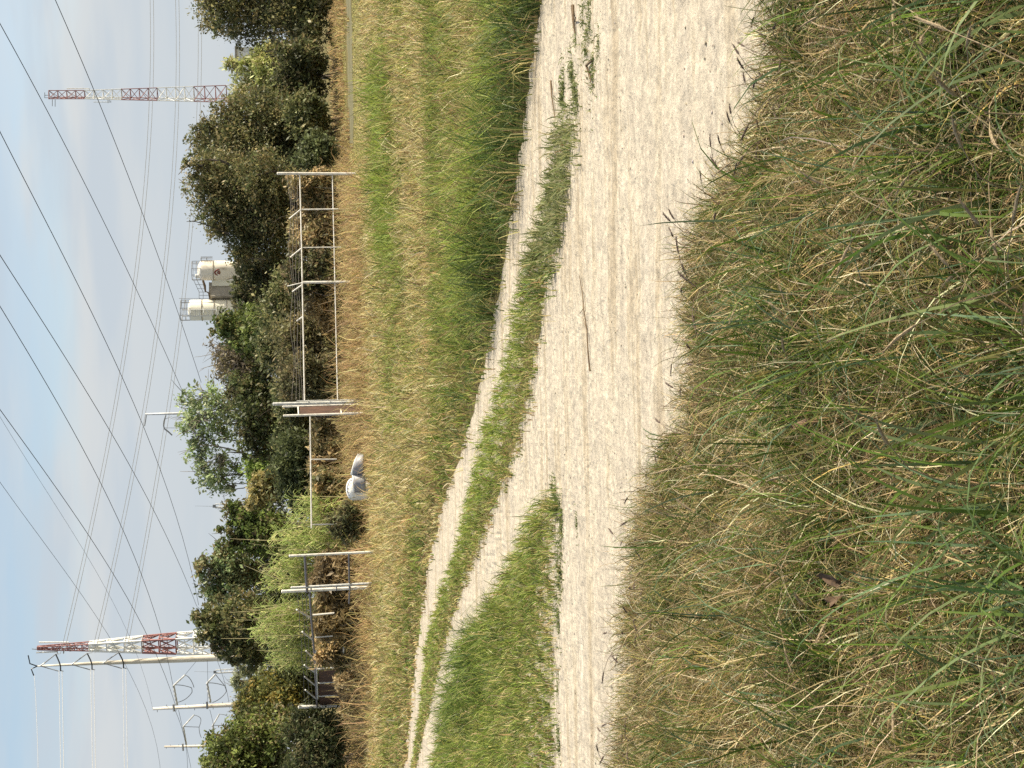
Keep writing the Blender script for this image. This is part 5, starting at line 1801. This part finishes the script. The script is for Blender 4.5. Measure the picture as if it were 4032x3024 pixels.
SD = [seed_mesh(300 + i, M['seed'], 0.17 + 0.03 * (i % 3), 0.045 + 0.010 * (i % 3), 0.0036) for i in range(6)]
ST = [seed_mesh(320 + i, M['tanseed'], 0.30 + 0.04 * (i % 3), 0.060 + 0.012 * (i % 3), 0.0032) for i in range(5)]
rs = np.random.default_rng(77)
for i in range(95):
    iy = rs.uniform(-60, 3080)
    ix = float(bF(iy)) + rs.uniform(85, 220)
    o = bpy.data.objects.new('seed_stalk', SD[i % 6])
    o.location = G(ix, iy, 0.012)
    sc_ = rs.uniform(0.6, 1.0)
    o.scale = (sc_,) * 3
    o.rotation_euler = (0, 0, rs.uniform(0, 6.28))
    COL.objects.link(o)
    tag(o, 'dark seed head on a thin stalk standing over the edge of the track', 'seed head', 'dark seed heads along the verge edge')
for i in range(60):
    iy = rs.uniform(0, 3024)
    ix = float(bF(iy)) + rs.uniform(450, 1900)
    o = bpy.data.objects.new('seed_stalk', ST[i % 5])
    o.location = G(ix, iy, 0.012)
    sc_ = rs.uniform(0.8, 1.2)
    o.scale = (sc_,) * 3
    o.rotation_euler = (rs.normal(0, 0.35), rs.normal(0, 0.35), rs.uniform(0, 6.28))
    COL.objects.link(o)
    tag(o, 'tan furry seed head leaning in the tangled near grass', 'seed head', 'tan seed heads in the near grass')

# --- clumps of broad blue-green blades in the near grass
for i, (ix, iy, n_, ln, lab) in enumerate([(4200, 1900, 34, 0.62, 'largest clump of broad blue-green blades rising from the bottom edge'), (4350, 2330, 56, 0.50, 'fanned clump of narrow deep green blades near the lower left corner'),
                                           (3900, 560, 18, 0.52, 'broad green blades in the lower right of the tangle'), (4150, 1120, 20, 0.50, 'sparse blue-green blades left of the broad lower right blades'),
                                           (3650, 2380, 12, 0.34, 'short bright green blades beside a curled dead leaf'), (3560, 1330, 16, 0.34, 'short green clump in the middle of the near grass'),
                                           (4420, 60, 24, 0.55, 'green blades in the bottom right corner'), (4150, 2760, 22, 0.42, 'pale green arching blades in the bottom left corner')]):
    r = np.random.default_rng(400 + i)
    g_ = G(ix, iy, 0.0)
    xx, yy = r.normal(0, 0.09, n_), r.normal(0, 0.07, n_)
    c = palette(n_, [(0.13, 0.19, 0.07), (0.17, 0.23, 0.09), (0.12, 0.18, 0.038), (0.21, 0.26, 0.085)], [1, 0.8, 0.7, 0.5], rng=r)
    v, t, cc = blades(None, xx, yy, ln * r.uniform(0.7, 1.15, n_), r.uniform(0.008, 0.0145, n_) * (0.75 if n_ > 50 else 1), c, seg=9, bend=0.75, lean=0.38, rng=r)
    o = np_mesh('grass_clump', v, t, cc, M['grass'])
    o.location = g_
    tag(o, lab, 'grass clump', 'clumps of broad blades in the near grass')

# --- curled dead leaves and one leafy weed
for i, (ix, iy, lab) in enumerate([(3320, 2345, 'curled brown dead leaf caught in the near grass'), (3290, 2270, 'small dark dead leaf above the larger curled one'), (3140, 1665, 'reddish dead leaf in the middle of the near grass')]):
    r = np.random.default_rng(500 + i)
    mb = MB()
    L_ = 0.050 - 0.010 * i
    vs_ = []
    for a in range(9):
        t = a / 8
        w_ = math.sin(math.pi * min(1, t * 0.95 + 0.03)) * L_ * 0.34
        for b in range(5):
            u = b / 4 - 0.5
            vs_.append((t * L_ + r.normal(0, 0.002), u * 2 * w_, 0.03 * math.sin(t * 4 + i) + abs(u) * w_ * 1.7 + r.normal(0, 0.003)))
    mb.add(vs_, [(a * 5 + b, a * 5 + b + 1, (a + 1) * 5 + b + 1, (a + 1) * 5 + b) for a in range(8) for b in range(4)])
    o = mb.build('dead_leaf', M['deadleaf'], smooth=True)
    o.location = G(ix, iy, 0.26)
    o.rotation_euler = (r.normal(0, 0.6), r.normal(0, 0.6), r.uniform(0, 6))
    tag(o, lab, 'leaf')
